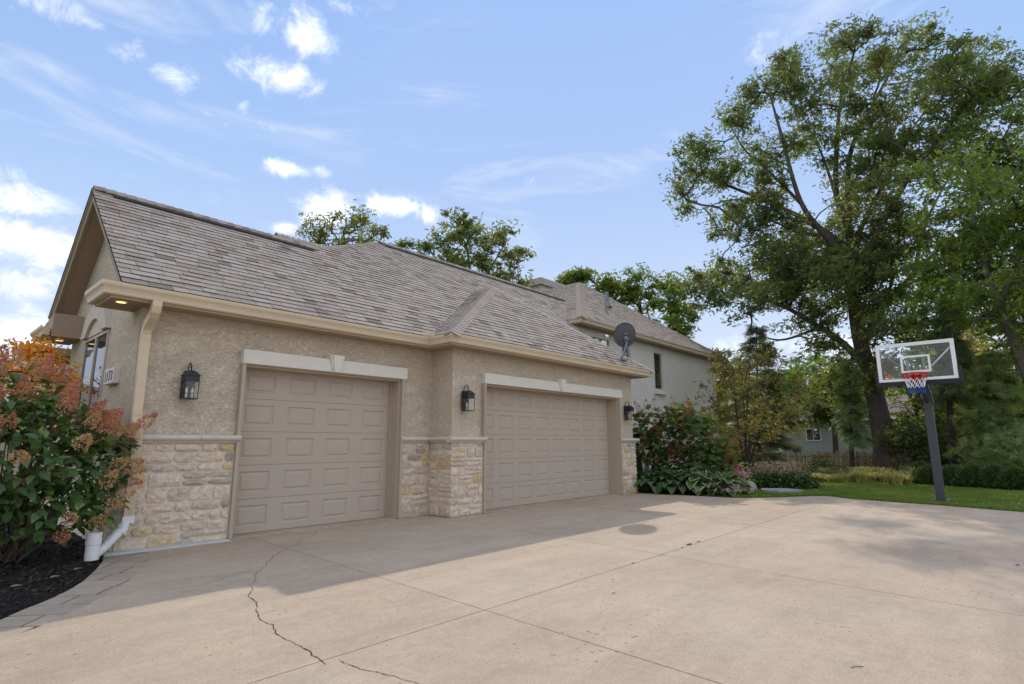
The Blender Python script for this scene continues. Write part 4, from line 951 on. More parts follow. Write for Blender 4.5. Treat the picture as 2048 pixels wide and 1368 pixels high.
# ------------------------------------------------------------------ satellite dish
def dish():
    base = Vector((4.86, -.80, 3.40)); root = thing('satellite_dish', 'grey satellite dish mounted on the corner of the garage roof', 'satellite dish', base)
    c = Vector((5.10, -.78, 4.10)); n = Vector((.52, .80, .22)).normalized(); sx = n.cross(Vector((0, 0, 1))).normalized(); sy = sx.cross(n)
    if sy.z < 0: sy = -sy
    m = MB(); R_, Hh = .315, .06; nr, na = 7, 28; vs = []
    for side in (0, 1):
        for i in range(nr+1):
            r = R_*i/nr; h = Hh*(i/nr)**2-Hh-side*.008
            for k in range(na): th = 2*math.pi*k/na; vs.append(c+sx*(r*math.cos(th))+sy*(r*1.04*math.sin(th))+n*h)
    fs = []
    for side in (0, 1):
        o = side*(nr+1)*na
        for i in range(nr):
            for k in range(na): f = (o+i*na+k, o+i*na+(k+1) % na, o+(i+1)*na+(k+1) % na, o+(i+1)*na+k); fs.append(f if side else f[::-1])
    for k in range(na): fs.append((nr*na+k, nr*na+(k+1) % na, (2*nr+1)*na+(k+1) % na, (2*nr+1)*na+k))
    m.add(vs, fs); m.build('reflector', 'dish', root, smooth=True)
    m = MB(); m.tube([c+sx*(R_*math.cos(2*math.pi*k/28))+sy*(R_*1.04*math.sin(2*math.pi*k/28))-n*.004 for k in range(29)], .006, 5); m.build('rim', 'dish', root)
    bk = c-n*.10-sy*.10
    m = MB(); m.tube([c-n*.065-sy*.06, bk], .05, 8); m.tube([bk-sx*.06, bk+sx*.06], .035, 8); m.tube([c-n*.07+sy*.03-sx*.05, c-n*.07+sy*.03+sx*.05], .02, 6); m.build('bracket', 'galv', root)
    m = MB(); m.tube([bk-sy*.02, bk+Vector((0, 0, -.12))-n*.01, base+Vector((.10, -.02, .22)), base+Vector((0, 0, .04))], .024, 10); m.build('mast', 'galv', root, smooth=True)
    for e in (Vector((.34, .02, .03)), Vector((.18, -.20, -.12))):
        m = MB(); m.tube([base+e, bk+Vector((0, 0, -.13))], .009, 6); m.build('strut', 'galv', root)
    m = MB(); m.bbox(base.x-.10, base.x+.10, base.y-.10, base.y+.08, base.z-.02, base.z+.03, .005); m.build('foot', 'galv', root)
    SXS = 1 if sx.dot(Vector(tuple(CR))) > 0 else -1; l0 = c-sy*.26-sx*SXS*.12-n*.02; l1 = c+n*.30-sx*SXS*.36-sy*.12
    m = MB(); m.tube([bk-sy*.05, l0, l1], .011, 6); m.build('feed_arm', 'galv', root)
    m = MB(); m.sphere(l1+sy*.05, .045, 10, 7); hd = m.build('feed_horn', 'white', root, smooth=True)
    m = MB(); m.tube([l1+sy*.05+n*.0, l1+sy*.05+n*.11], .04, 8); m.build('receiver', 'galv', root)
dish()

# ------------------------------------------------------------------ basketball hoop
def hoop():
    X, Y = 7.97, -6.79; root = thing('basketball_hoop', 'basketball hoop with glass backboard on a dark square pole', 'basketball hoop', (X, Y, 0))
    def sqtube(m, p, q, a, b):
        p, q = Vector(p), Vector(q); t = (q-p).normalized(); s = Vector((0, 1, 0)); o = s.cross(t).normalized(); vs = []
        for P_ in (p, q):
            for i, j in ((-1, -1), (1, -1), (1, 1), (-1, 1)): vs.append(P_+s*(i*a)+o*(j*b))
        m.add(vs, [(3, 2, 1, 0), (4, 5, 6, 7), (0, 1, 5, 4), (1, 2, 6, 5), (2, 3, 7, 6), (3, 0, 4, 7)])
    m = MB(); sqtube(m, (X, Y, 0), (X, Y, 2.48), .078, .078); m.build('pole', 'charcoal', root)
    m = MB(); sqtube(m, (X, Y, 2.38), (X, Y, 2.50), .088, .088); m.build('collar', 'charcoal', root)
    m = MB(); m.bbox(X-.16, X+.16, Y-.16, Y+.16, -.005, .02, .004); bp = m.build('base_plate', 'charcoal', root)
    for i in (-1, 1):
        for j in (-1, 1):
            m = MB(); m.lathe([(.02, 0), (.02, .03), (.01, .05)], (X+i*.125, Y+j*.125, .02), 6); m.build('anchor_bolt', 'galv', bp)
    bx = 7.02; z0, z1, y0, y1 = 2.57, 3.42, -7.455, -6.055; yc = (y0+y1)/2
    for s in (-1, 1):
        for a, b in (((X, Y+s*.1, 2.46), (bx+.05, yc+s*.12, 3.14)), ((X+.02, Y+s*.1, 2.12), (bx+.05, yc+s*.12, 2.72))):
            m = MB(); sqtube(m, a, b, .011, .035); m.build('arm', 'charcoal', root)
        m = MB(); m.tube([(bx+.32, yc+s*.12, 2.78), (bx+.04, yc+s*.62, 3.24)], .016, 6); m.build('brace', 'white' if s < 0 else 'galv', root)
    m = MB(); sqtube(m, (X+.12, Y, 1.95), (bx+.35, yc, 2.75), .03, .02); m.build('height_adjuster', 'charcoal', root)
    m = MB(); m.box(bx+.03, bx+.055, yc-.20, yc+.20, 2.64, 3.16); m.v = []; m.f = []; m.t = []; m.mi = []
    for s in (-1, 1): m.box(bx+.02, bx+.05, yc+s*.14-.02, yc+s*.14+.02, z0, 3.2)
    m.box(bx+.02, bx+.05, yc-.119, yc+.119, 3.10, 3.14); m.box(bx+.02, bx+.05, yc-.119, yc+.119, 2.62, 2.72); m.build('support_frame', 'galv', root)
    m = MB(); m.box(bx-.006, bx+.006, y0+.03, y1-.03, z0+.03, z1-.03); bd = m.build('backboard', 'clear', root)
    m = MB(); w = .072; f = bx-.012; g = bx+.034
    m.box(f, g, y0, y0+.028, z0, z1); m.box(f, g, y1-.028, y1, z0, z1); m.box(f, g, y0+.028, y1-.028, z1-.03, z1); m.box(f, g, y0+.028, y1-.028, z0, z0+.03); m.build('frame', 'white', bd)
    m = MB(); f2 = bx-.0085
    def strip(a, b, c, d): m.box(f2, f2+.0015, a, b, c, d)
    strip(y0+.028, y0+w, z0+.03, z1-.03); strip(y1-w, y1-.028, z0+.03, z1-.03); strip(y0+w, y1-w, z1-w, z1-.03); strip(y0+w, y1-w, z0+.03, z0+w); m.build('painted_border', 'white', bd)
    m = MB(); a, b, c, d = yc-.265, yc+.265, 2.76, 3.13; t = .042
    strip(a, b, d-t, d); strip(a, b, c, c+t); strip(a, a+t, c+t, d-t); strip(b-t, b, c+t, d-t); m.build('target_square', 'white', bd)
    m = MB(); 
    m.box(f2-.002, f2, y1-.25, y1-.235, 2.66, 2.70)
    for k, (dy, dz, r) in enumerate(((-.155, .0, .028), (-.20, .012, .03), (-.235, -.006, .02), (-.18, -.02, .016))): m.lathe([(r, 0), (r, .0015)], (f2-.0015, y1+dy, 2.70+dz), 10, (1, 0, 0))
    m.build('orange_emblem', 'orange', bd)
    # black edge padding along the bottom and lower sides
    m = MB(); m.box(bx-.03, bx+.05, y0-.001, y1+.001, z0-.085, z0+.012); m.box(bx-.03, bx+.05, y0-.06, y0-.0015, z0-.085, z0+.28); m.box(bx-.03, bx+.05, y1+.0015, y1+.06, z0-.085, z0+.28); m.build('edge_padding', 'plastic', bd)
    # rim and net
    rc = Vector((bx-.16-.228, yc, 2.70)); R_ = .228
    m = MB(); ring = [rc+Vector((R_*math.cos(t), R_*math.sin(t), 0)) for t in np.linspace(0, 2*math.pi, 33)]; m.tube(ring, .011, 8); 
    rm = m.build('rim', 'red', root, smooth=True)
    m = MB(); m.prism([(bx-.17, yc-.07), (bx-.17, yc+.07), (bx-.012, yc+.11), (bx-.012, yc-.11)], 'z', 2.690, 2.698); m.box(bx-.022, bx-.012, yc-.11, yc+.11, 2.56, 2.71)
    m.box(bx-.15, bx-.02, yc-.10, yc-.094, 2.60, 2.69); m.box(bx-.15, bx-.02, yc+.094, yc+.10, 2.60, 2.69); m.build('rim_mount', 'red', rm)
    NS = 12; lv = [(.226, -.012), (.195, -.11), (.165, -.20), (.145, -.29), (.14, -.36), (.15, -.42)]
    for name, mat, seg in (('net_top', 'rednet', (0, 1)), ('net', 'white', (1, 3)), ('net_bottom', 'blue', (3, 5))):
        m = MB()
        for l in range(*seg):
            (r0, h0), (r1, h1) = lv[l], lv[l+1]
            for k in range(NS):
                t0 = 2*math.pi*(k+.5*(l % 2))/NS
                for s in (-.5, .5):
                    t1 = t0+2*math.pi*s/NS; m.tube([rc+Vector((r0*math.cos(t0), r0*math.sin(t0), h0)), rc+Vector((r1*math.cos(t1), r1*math.sin(t1), h1))], .0065, 4, cap=False)
        o = m.build(name, mat, rm); tag(o, kind='stuff')
hoop()

# ------------------------------------------------------------------ trees
def smooth_line(pts, n=10):
    pts = [Vector(p) for p in pts]; out = []
    P = [pts[0]*2-pts[1]]+pts+[pts[-1]*2-pts[-2]]
    for i in range(1, len(P)-2):
        a, b, c, d = P[i-1:i+3]
        for k in range(n):
            t = k/n; out.append(.5*((2*b)+(c-a)*t+(2*a-5*b+4*c-d)*t*t+(3*b-a-3*c+d)*t**3))
    out.append(pts[-1]); return out
def grow(trunk, limbs, attract, r0, seed=1, twig=.012, power=.46, kink=.10):
    """trunk / limbs: (points, radius at start, radius at end). Twigs are grown greedily towards the attractors."""
    rs_ = random.Random(seed); m = MB(); nodes = []; parent = []; minr = []; path = []
    for pts, ra, rb in [trunk]+limbs:
        L_ = smooth_line(pts, 7); n = len(L_); rad = [ra+(rb-ra)*(i/(n-1))**.8 for i in range(n)]
        if pts is trunk[0]: rad[0] *= 1.45; rad[1] *= 1.2
        m.tube(L_, rad, 10 if ra > .12 else 7)
        base = len(nodes); st = 2 if pts is trunk[0] else 1
        s0 = int(n*.42) if pts is trunk[0] else int(n*.15)
        for i in range(s0, n, st): nodes.append(np.array(L_[i])); parent.append(-1 if i == s0 else len(nodes)-2); minr.append(rad[i]); path.append(0.)
    NB = len(nodes); P = np.array(nodes); plen = np.zeros(NB); par = list(parent)
    A = np.array(attract); order = np.argsort(np.min(np.linalg.norm(A[:, None]-P[None], axis=2), axis=1)+RNG.random(len(A))*.5)
    cap = NB+len(A)*5+10; PP = np.zeros((cap, 3)); PP[:NB] = P; PL_ = np.zeros(cap); n = NB; chains = []; count = np.zeros(cap); par = par+[-1]*(cap-NB)
    top = PP[:NB, 2].max()
    for ai in order:
        a = A[ai]; dv = a-PP[:n]; dist = np.linalg.norm(dv, axis=1)
        cost = dist+.35*PL_[:n]+.5*np.maximum(0, PP[:n, 2]-a[2])   # prefer to come from below
        j = int(np.argmin(cost)); k = 3 if dist[j] > .6 else 2; p0 = PP[j]; ch = [j]; prev = j; L_ = dist[j]
        up = np.array([0, 0, 1.])*L_*.10
        for s in range(1, k+1):
            t = s/k; q = p0+(a-p0)*t+up*math.sin(math.pi*t)+(np.array([rs_.uniform(-1, 1) for _ in range(3)])*kink*L_*(0 if s == k else 1)/k*1.6)
            PP[n] = q; PL_[n] = PL_[prev]+L_/k; par[n] = prev; ch.append(n); prev = n; n += 1
        chains.append(ch)
        c = prev
        while c != -1 and c >= 0: count[c] += 1; c = par[c]
    for ch in chains:
        rad = []
        for q in ch: rad.append(min(twig*max(1, count[q])**power, r0))
        if ch[0] < NB: rad[0] = min(rad[1]*1.3, minr[ch[0]]*.9)
        m.tube([PP[q] for q in ch], rad, 5 if rad[0] > .03 else 4, cap=False)
    return m
def tree(name, label, cat, base, trunk, limbs, blobs, dist, leafmat, bark='bark', nleaf=200, leaf=.14, per=5, spread=.42, group=None, seed=1, depth=.8, tmpl=T_CLUMP, down=0., twig=.012, tonebias=0., fill=0.):
    """blobs: (px, py, r px) at a horizontal distance dist from the viewpoint, given real depth; each becomes a volume in space"""
    rs_ = np.random.default_rng(seed); root = thing(name, label, cat, base, group)
    att, tone0 = [], []; L_ = []
    for bi in blobs:
        dd = dist+(bi[3] if len(bi) > 3 else rs_.normal(0, depth*1.6)); L_.append((np.array(atd(bi[0], bi[1], dd)), bi[2]*dd/F, max(3, int(per*min(1.35, max(.25, bi[2]/30)))) if fill else per))
    if fill:     # smaller sprays bridging neighbouring boughs
        base_ = list(L_)
        for a in range(len(base_)):
            for b in range(a):
                (ca, ra, _), (cb, rb, _) = base_[a], base_[b]; g = np.linalg.norm(ca-cb)
                if g < 1.5*(ra+rb) and rs_.random() < fill: t = rs_.uniform(.3, .7); L_.append((ca+(cb-ca)*t+rs_.normal(0, .25*ra, 3), .55*min(ra, rb), max(2, per//3)))
    for c, R_, pn in L_:
        tb = rs_.normal(0, .10); st = norm(rs_.normal(size=3)); 
        for k in range(int(pn)):
            v = rs_.normal(size=3); v /= np.linalg.norm(v); v *= R_*1.05*rs_.random()**.45*(1+min(.6, abs(rs_.normal(0, .34)))); v += st*np.dot(v, st)*.35; v[2] *= .8; att.append(c+v); tone0.append(tb)
    att = np.array(att); att[:, 2] = np.maximum(att[:, 2], .35); tone0 = np.array(tone0)
    m = grow(trunk, limbs, att, .3, seed, twig); m.build('trunk', bark, root, center=base, smooth=True)
    nl = nleaf; C = np.repeat(att, nl, axis=0); T = np.repeat(tone0, nl)
    sp = spread*np.clip(np.exp(rs_.normal(0, .42, (len(att), 1, 1))), .4, 1.55); off = norm(rs_.normal(size=(len(att), nl, 3)))*(rs_.random((len(att), nl, 1))**.6)*1.75*sp*[1, 1, .6]; C = C+off.reshape(-1, 3)
    C[:, 2] = np.maximum(C[:, 2], .1)
    tip = rs_.normal(size=C.shape)+[0, 0, -down]; nr = rs_.normal(size=C.shape)*.8+[0, 0, .9]
    tone = .42+T+rs_.normal(0, .17, len(C))+tonebias
    scatter('crown', C, leaf*rs_.uniform(.65, 1.25, len(C)), tmpl, leafmat, tone, tip, nr, root, center=(float(att[:, 0].mean()), float(att[:, 1].mean()), float(att[:, 2].min())))
    return root
def A_(px, py, d): return tuple(atd(px, py, d))

# the big tree behind the hoop
zb = [(960, 90, 55), (890, 130, 55), (830, 210, 75), (640, 230, 55), (600, 260, 50), (560, 330, 80), (450, 350, 60), (370, 470, 60), (380, 520, 50), (630, 330, 80), (720, 400, 50), (1200, 110, 65), (1290, 110, 35), (1130, 190, 65), (1050, 230, 90), (960, 260, 60), (1380, 240, 80), (1500, 230, 80), (1600, 260, 75), (1680, 330, 60), (1450, 350, 110), (1600, 400, 100), (1300, 330, 100), (820, 330, 60), (900, 420, 50), (1000, 380, 80), (1150, 420, 110), (140, 640, 55), (120, 740, 55), (200, 690, 60), (300, 700, 70), (130, 930, 30), (100, 850, 35), (240, 800, 70), (340, 770, 60), (480, 630, 70), (560, 680, 60), (470, 760, 80), (640, 600, 40), (390, 900, 75), (330, 960, 60), (280, 1050, 45), (430, 1020, 70), (560, 860, 55), (510, 960, 70), (640, 1000, 50), (660, 460, 55), (720, 550, 45), (700, 660, 45), (800, 600, 40), (920, 540, 55), (1000, 560, 70), (1100, 600, 95), (1050, 700, 95), (950, 740, 60), (920, 830, 60), (1000, 850, 100), (1200, 720, 110), (1350, 560, 120), (1500, 560, 120), (1300, 700, 110), (780, 700, 40), (900, 960, 70), (1050, 980, 100), (1180, 900, 110), (720, 1090, 80), (560, 1110, 85), (830, 1130, 110), (1000, 1150, 100), (650, 1200, 100), (430, 1200, 70), (260, 1230, 70), (180, 1280, 60), (450, 1300, 80), (600, 1320, 80), (820, 1280, 90), (1000, 1290, 80), (1150, 1100, 100)]
blobs = [(1320+x/2.4, 30+y/2.4, r/2.4) for x, y, r in zb]
blobs += [(1430, 600, 38), (1500, 595, 42), (1560, 575, 42), (1610, 620, 42), (1470, 560, 35), (1640, 560, 45), (1590, 520, 40), (1700, 600, 50), (1760, 620, 50), (1800, 560, 55), (1700, 560, 50), (1800, 660, 45), (1640, 650, 28), (1660, 700, 25), (1770, 720, 50), (1705, 765, 32), (1800, 765, 36), (1672, 775, 24), (1722, 815, 16), (1855, 600, 45), (1860, 520, 50), (1680, 520, 60), (1750, 500, 60)]
Dt = 29.6; tb = A_(1775, 945, Dt)
tb = (tb[0], tb[1], -.1)
T1 = [tb, A_(1762, 850, Dt), A_(1742, 760, Dt), A_(1720, 680, Dt), A_(1708, 600, Dt), A_(1712, 520, Dt), A_(1690, 440, Dt), A_(1672, 380, Dt+.5), A_(1676, 250, Dt+.5), A_(1688, 150, Dt)]
LIMBS = [([A_(1738, 745, Dt), A_(1690, 690, Dt-.5), A_(1640, 655, Dt-1), A_(1560, 610, Dt-1.5), A_(1480, 590, Dt-2)], .20, .05),
         ([A_(1722, 690, Dt), A_(1765, 620, Dt+1), A_(1830, 545, Dt+1.5), A_(1900, 480, Dt+2)], .22, .05),
         ([A_(1715, 540, Dt), A_(1650, 470, Dt-.8), A_(1600, 400, Dt-1.2), A_(1560, 260, Dt-1.5), A_(1540, 190, Dt-1.5)], .20, .04),
         ([A_(1700, 500, Dt), A_(1620, 445, Dt+.8), A_(1540, 405, Dt+1.2), A_(1440, 365, Dt+1), A_(1380, 340, Dt+.5)], .17, .04),
         ([A_(1695, 450, Dt), A_(1700, 310, Dt+1), A_(1740, 220, Dt+1), A_(1800, 110, Dt+.5)], .16, .04),
         ([A_(1710, 560, Dt), A_(1790, 400, Dt-1), A_(1860, 300, Dt-1.5), A_(1960, 180, Dt-1)], .18, .04),
         ([A_(1700, 500, Dt), A_(1760, 380, Dt+2), A_(1830, 250, Dt+2.5)], .14, .04),
         ([A_(1650, 470, Dt-.8), A_(1600, 465, Dt-1), A_(1530, 440, Dt-1.5), A_(1470, 460, Dt-2)], .09, .02), ([A_(1610, 415, Dt-1.1), A_(1540, 345, Dt-1.5), A_(1490, 300, Dt-2), A_(1460, 250, Dt-2)], .09, .02),
         ([A_(1672, 390, Dt+.5), A_(1640, 300, Dt+1), A_(1600, 220, Dt+1.5)], .09, .02), ([A_(1540, 405, Dt+1.2), A_(1460, 400, Dt+1.5), A_(1400, 420, Dt+1.5)], .07, .02),
         ([A_(1640, 655, Dt-1), A_(1560, 680, Dt-1.5), A_(1500, 660, Dt-2)], .08, .02), ([A_(1830, 545, Dt+1.5), A_(1850, 450, Dt+2), A_(1900, 350, Dt+2)], .12, .03), ([A_(1765, 620, Dt+1), A_(1790, 540, Dt+.5), A_(1800, 450, Dt)], .10, .03)]
tree('tall_tree', 'tallest tree, thick dark trunk and wide crown behind the basketball hoop', 'tree', tb, (T1, .50, .05), LIMBS, blobs, Dt, 'oak', nleaf=36, leaf=.118, per=17, spread=.34, seed=4, depth=1.3, tonebias=.07, fill=.35)
# right-hand yellow-green tree with a leaning pale trunk
b2 = [(1960, 270, 45), (2010, 330, 55), (1930, 370, 55), (2040, 430, 60), (1970, 440, 65), (1905, 470, 50), (2020, 510, 60), (1940, 540, 60), (1880, 540, 40), (1990, 600, 45), (2040, 640, 45), (1900, 610, 40), (2090, 330, 60), (2110, 450, 70), (2120, 560, 70), (2080, 250, 60), (2150, 350, 80), (1870, 640, 35)]
Db = 25.; bb = A_(2125, 935, Db); bb = (bb[0], bb[1], -.1)
tree('leaning_tree', 'yellow-green tree with a pale leaning trunk at the right edge', 'tree', bb, ([bb, A_(2085, 830, Db), A_(2048, 735, Db), A_(2000, 610, Db), A_(1965, 520, Db), A_(1945, 420, Db), A_(1950, 300, Db)], .22, .04),
     [([A_(2000, 610, Db), A_(2050, 480, Db), A_(2100, 350, Db)], .12, .03), ([A_(1970, 540, Db), A_(2010, 420, Db+1), A_(2040, 320, Db+1)], .10, .03)], b2, Db, 'tree2', nleaf=36, leaf=.12, per=18, spread=.34, seed=6, depth=1.2, tonebias=-.06, fill=.3)
# trees seen over the roof
g_ = 'trees rising behind the garage roof'
tree('sparse_tree', 'sparse pale yellow-green treetop above the middle of the garage roof', 'tree', tuple(np.array(A_(690, 884, 24))*[1, 1, 0]), ([tuple(np.array(A_(690, 884, 24))*[1, 1, 0]), A_(692, 700, 24), A_(688, 560, 24), A_(688, 480, 24)], .2, .05), [],
     [(640, 455, 24), (625, 485, 20), (680, 440, 28), (722, 450, 26), (748, 468, 14), (700, 480, 30), (650, 495, 28), (735, 490, 18), (700, 520, 35), (640, 530, 30)], 24, 'sparse', nleaf=22, leaf=.11, per=9, spread=.22, seed=8, depth=.6, group=g_)
tree('leafy_tree', 'dense dark green treetop above the right part of the garage roof', 'tree', tuple(np.array(A_(945, 884, 26))*[1, 1, 0]), ([tuple(np.array(A_(945, 884, 26))*[1, 1, 0]), A_(948, 700, 26), A_(945, 600, 26), A_(935, 500, 26)], .25, .05), [([A_(946, 600, 26), A_(985, 530, 26), A_(1015, 480, 26)], .08, .02), ([A_(945, 590, 26), A_(900, 520, 26), A_(880, 490, 26)], .07, .02)],
     [(925, 442, 22), (905, 465, 26), (872, 488, 16), (955, 462, 24), (1018, 468, 13), (1040, 508, 13), (1005, 510, 22), (940, 500, 42), (1012, 548, 24), (898, 512, 30), (1046, 560, 10), (965, 545, 42), (850, 495, 12), (985, 480, 16), (815, 486, 8, 0), (803, 494, 5, 0), (900, 560, 40), (990, 590, 40)], 26, 'oak', nleaf=34, leaf=.12, per=14, spread=.24, seed=9, depth=.8, group=g_, tonebias=.18, fill=.3)
tree('leafy_tree', 'broad green treetop showing over the rear wing roof beside the vent pipe', 'tree', tuple(np.array(A_(1290, 884, 34))*[1, 1, 0]), ([tuple(np.array(A_(1290, 884, 34))*[1, 1, 0]), A_(1290, 760, 34), A_(1285, 680, 34), A_(1280, 600, 34)], .3, .06), [([A_(1288, 720, 34), A_(1340, 650, 34), A_(1370, 620, 34)], .1, .03)],
     [(1220, 572, 22), (1260, 580, 28), (1300, 568, 30), (1338, 570, 20), (1345, 598, 30), (1280, 620, 45), (1335, 632, 34), (1368, 622, 18), (1362, 655, 20), (1240, 600, 28), (1148, 558, 12), (1165, 552, 9), (1130, 562, 7), (1230, 640, 40), (1330, 680, 35), (1205, 590, 18)], 34, 'tree2', nleaf=34, leaf=.15, per=16, spread=.34, seed=10, depth=1.0, group=g_, tonebias=-.02)
# the multi-stem brownish small tree beside the wing
sb = A_(1492, 945, 22); sb = (sb[0], sb[1], 0)
stems = [([sb, A_(1480, 880, 22), A_(1470, 800, 22), A_(1465, 740, 22)], .045, .012), ([sb, A_(1500, 870, 22.3), A_(1520, 790, 22.5), A_(1530, 730, 22.5)], .05, .012), ([sb, A_(1515, 880, 21.7), A_(1560, 820, 21.5), A_(1590, 780, 21.5)], .045, .012), ([sb, A_(1490, 860, 21.6), A_(1488, 780, 21.2), A_(1500, 720, 21)], .04, .01), ([sb, A_(1505, 880, 22.8), A_(1545, 850, 23), A_(1600, 830, 23)], .035, .01)]
tree('multi_stem_tree', 'small many-stemmed olive-brown tree at the right of the house corner', 'tree', sb, ([sb, A_(1492, 880, 22), A_(1495, 800, 22), A_(1500, 740, 22)], .05, .012), stems,
     [(1448, 760, 32), (1500, 738, 42), (1556, 750, 42), (1596, 785, 32), (1450, 825, 30), (1520, 800, 45), (1580, 825, 32), (1480, 865, 28), (1445, 722, 22), (1535, 705, 28), (1490, 770, 40), (1530, 850, 26)], 22, 'dusk', bark='darkbark', nleaf=18, leaf=.085, per=16, spread=.22, seed=12, depth=.5, twig=.006)
# dark spruce whose top shows above it
def conifer(name, label, px, d, top_py, base_w, mat, seed, n=900, bark='darkbark', low=.12, droop=.35, group=None, leaf=.34, lean=0, ragged=.35, tone=0):
    rs_ = np.random.default_rng(seed); b = np.array(A_(px, 884, d)); b[2] = float(gz(b[0], b[1])); tp = np.array(A_(px+lean, top_py, d)); Hh = tp[2]-b[2]
    root = thing(name, label, 'tree', tuple(b), group); m = MB()
    m.tube(smooth_line([b, b+(tp-b)*.5+[.1, 0, 0], tp], 6), [.16*(1-.93*i/12)*(Hh/9)**.6 for i in range(13)], 8)
    C, tips, N_, T = [], [], [], []; k = int(Hh*7)
    for i in range(k):
        f = low+(1-low)*(i/k)**1.0; L_ = base_w*(1-f)**.8*(1-ragged*rs_.random())+.12; az = rs_.random()*6.283; o = b+(tp-b)*f
        dr = np.array([math.cos(az), math.sin(az), 0]); end = o+dr*L_+np.array([0, 0, -droop*L_])
        mid = o+dr*L_*.5+np.array([0, 0, -.02*L_])
        m.tube([o, mid, end], [.018+.012*L_, .012+.005*L_, .004], 4, cap=False)
        ns = max(8, int(n/k*(L_/base_w+.25)*1.2))
        t = rs_.random(ns)**.7; p = (o[None]*(1-t[:, None])**2+2*mid[None]*(t*(1-t))[:, None]+end[None]*(t**2)[:, None])
        sd = np.cross(dr, [0, 0, 1]); s = rs_.normal(0, 1, ns)*.16*L_**.5; p = p+sd*s[:, None]+rs_.normal(0, .05, (ns, 3))
        C.append(p); tt = dr*.7+sd*np.sign(s)[:, None]*.7+rs_.normal(0, .3, (ns, 3))+[0, 0, -droop*1.2]; tips.append(tt); N_.append(rs_.normal(0, .5, (ns, 3))+[0, 0, 1]); T.append(.4+.25*t+rs_.normal(0, .12, ns)+tone)
    m.build('trunk', bark, root, center=tuple(b), smooth=True)
    scatter('crown', np.vstack(C), leaf*rs_.uniform(.6, 1.2, sum(map(len, C))), T_SPRAY, mat, np.concatenate(T), np.vstack(tips), np.vstack(N_), root, center=tuple(b+[0, 0, Hh*low]))
    return root
g_ = 'evergreens along the back fence'
conifer('spruce_tree', 'dark spruce with its pointed top showing above the small brownish tree', 1512, 31, 648, 2.6, 'spruce', 21, 5200, droop=.2, group=g_, leaf=.38)
conifer('spruce_tree', 'thin drooping spruce with a bare lower trunk behind the backboard', 1893, 27, 580, 1.5, 'spruce', 22, 2600, low=.42, droop=.9, group=g_, ragged=.6, leaf=.34)
conifer('pine_tree', 'dark full pine at the right edge of the yard under the leaning tree', 2046, 30, 520, 3.6, 'pine', 23, 6500, droop=.15, group=g_, leaf=.42, tone=.15, low=.2)
conifer('hemlock_tree', 'light feathery hemlock low at the right in front of the fence', 1985, 26, 700, 2.0, 'pine', 24, 5200, droop=.35, group=g_, leaf=.30, low=.10, tone=.1)
conifer('hemlock_tree', 'thin bare-trunked hemlock between the small tree and the tall tree', 1697, 27, 715, 1.05, 'pine', 25, 1500, droop=.5, group=g_, leaf=.26, low=.3, tone=-.15, ragged=.6)
# round maple beyond the street
mb_ = A_(1605, 884, 52); mb_ = (mb_[0], mb_[1], float(gz(mb_[0], mb_[1])))
tree('round_maple', 'round fresh-green maple on the far lawn by the street', 'tree', mb_, ([mb_, A_(1605, 860, 52), A_(1604, 820, 52), A_(1602, 770, 52)], .26, .06), [],
     [(1600, 745, 34), (1572, 772, 30), (1632, 775, 34), (1600, 805, 42), (1568, 830, 28), (1640, 822, 30), (1600, 845, 28), (1560, 800, 26), (1655, 795, 22)], 52, 'bright', nleaf=56, leaf=.26, per=8, spread=.62, seed=14, depth=1.2)
# loose trees filling the back of the yard
g_ = 'background trees beyond the fence'
def simple_tree(label, px, d, blobs, mat, seed, leaf=.24, nl=50, name='background_tree', tone=0., per=7, spread=.6):
    b = A_(px, 884, d); b = (b[0], b[1], float(gz(b[0], b[1]))); ty = min(q[1] for q in blobs)+12
    return tree(name, label, 'tree', b, ([b, A_(px, 820, d), A_(px+4, (820+ty)/2, d), A_(px, ty, d)], .17, .04), [], blobs, d, mat, nleaf=nl, leaf=leaf, per=per, spread=spread, seed=seed, depth=1.4, group=g_, tonebias=tone)
simple_tree('grey-green tree rising right behind the corner of the house', 1440, 38, [(1440, 735, 25), (1465, 760, 30), (1430, 780, 30), (1450, 820, 30), (1480, 800, 30), (1430, 850, 25)], 'dusk', 31, tone=.1, nl=40)
simple_tree('dim tree filling the gap at the left of the tall trunk', 1668, 36, [(1660, 740, 28), (1690, 770, 32), (1655, 795, 24), (1700, 810, 28), (1680, 835, 18), (1640, 825, 12), (1700, 745, 25)], 'oak', 32, tone=.0, nl=45)
simple_tree('mid-green tree between the hoop pole and the tall trunk', 1835, 40, [(1830, 700, 30), (1850, 740, 32), (1815, 770, 30), (1845, 800, 32), (1880, 780, 28), (1890, 730, 28), (1830, 840, 24)], 'tree2', 33, tone=-.1, nl=45)
simple_tree('olive tree seen through the backboard glass', 1930, 38, [(1925, 700, 30), (1950, 740, 32), (1930, 780, 32), (1965, 790, 30), (1945, 830, 26), (1910, 820, 20), (1975, 720, 30)], 'dusk', 34, tone=.15, nl=45)
simple_tree('green tree behind the far right evergreens', 2030, 44, [(2020, 640, 50), (2060, 700, 50), (2000, 700, 50), (2040, 770, 50), (2090, 790, 60), (2010, 830, 40), (2070, 860, 40)], 'oak', 35, tone=.05, nl=34)
simple_tree('tall tree closing the view past the right edge', 1960, 46, [(1890, 660, 40), (1940, 640, 50), (1980, 600, 50), (2040, 560, 60), (2000, 760, 40)], 'oak', 36, tone=.05, nl=28)
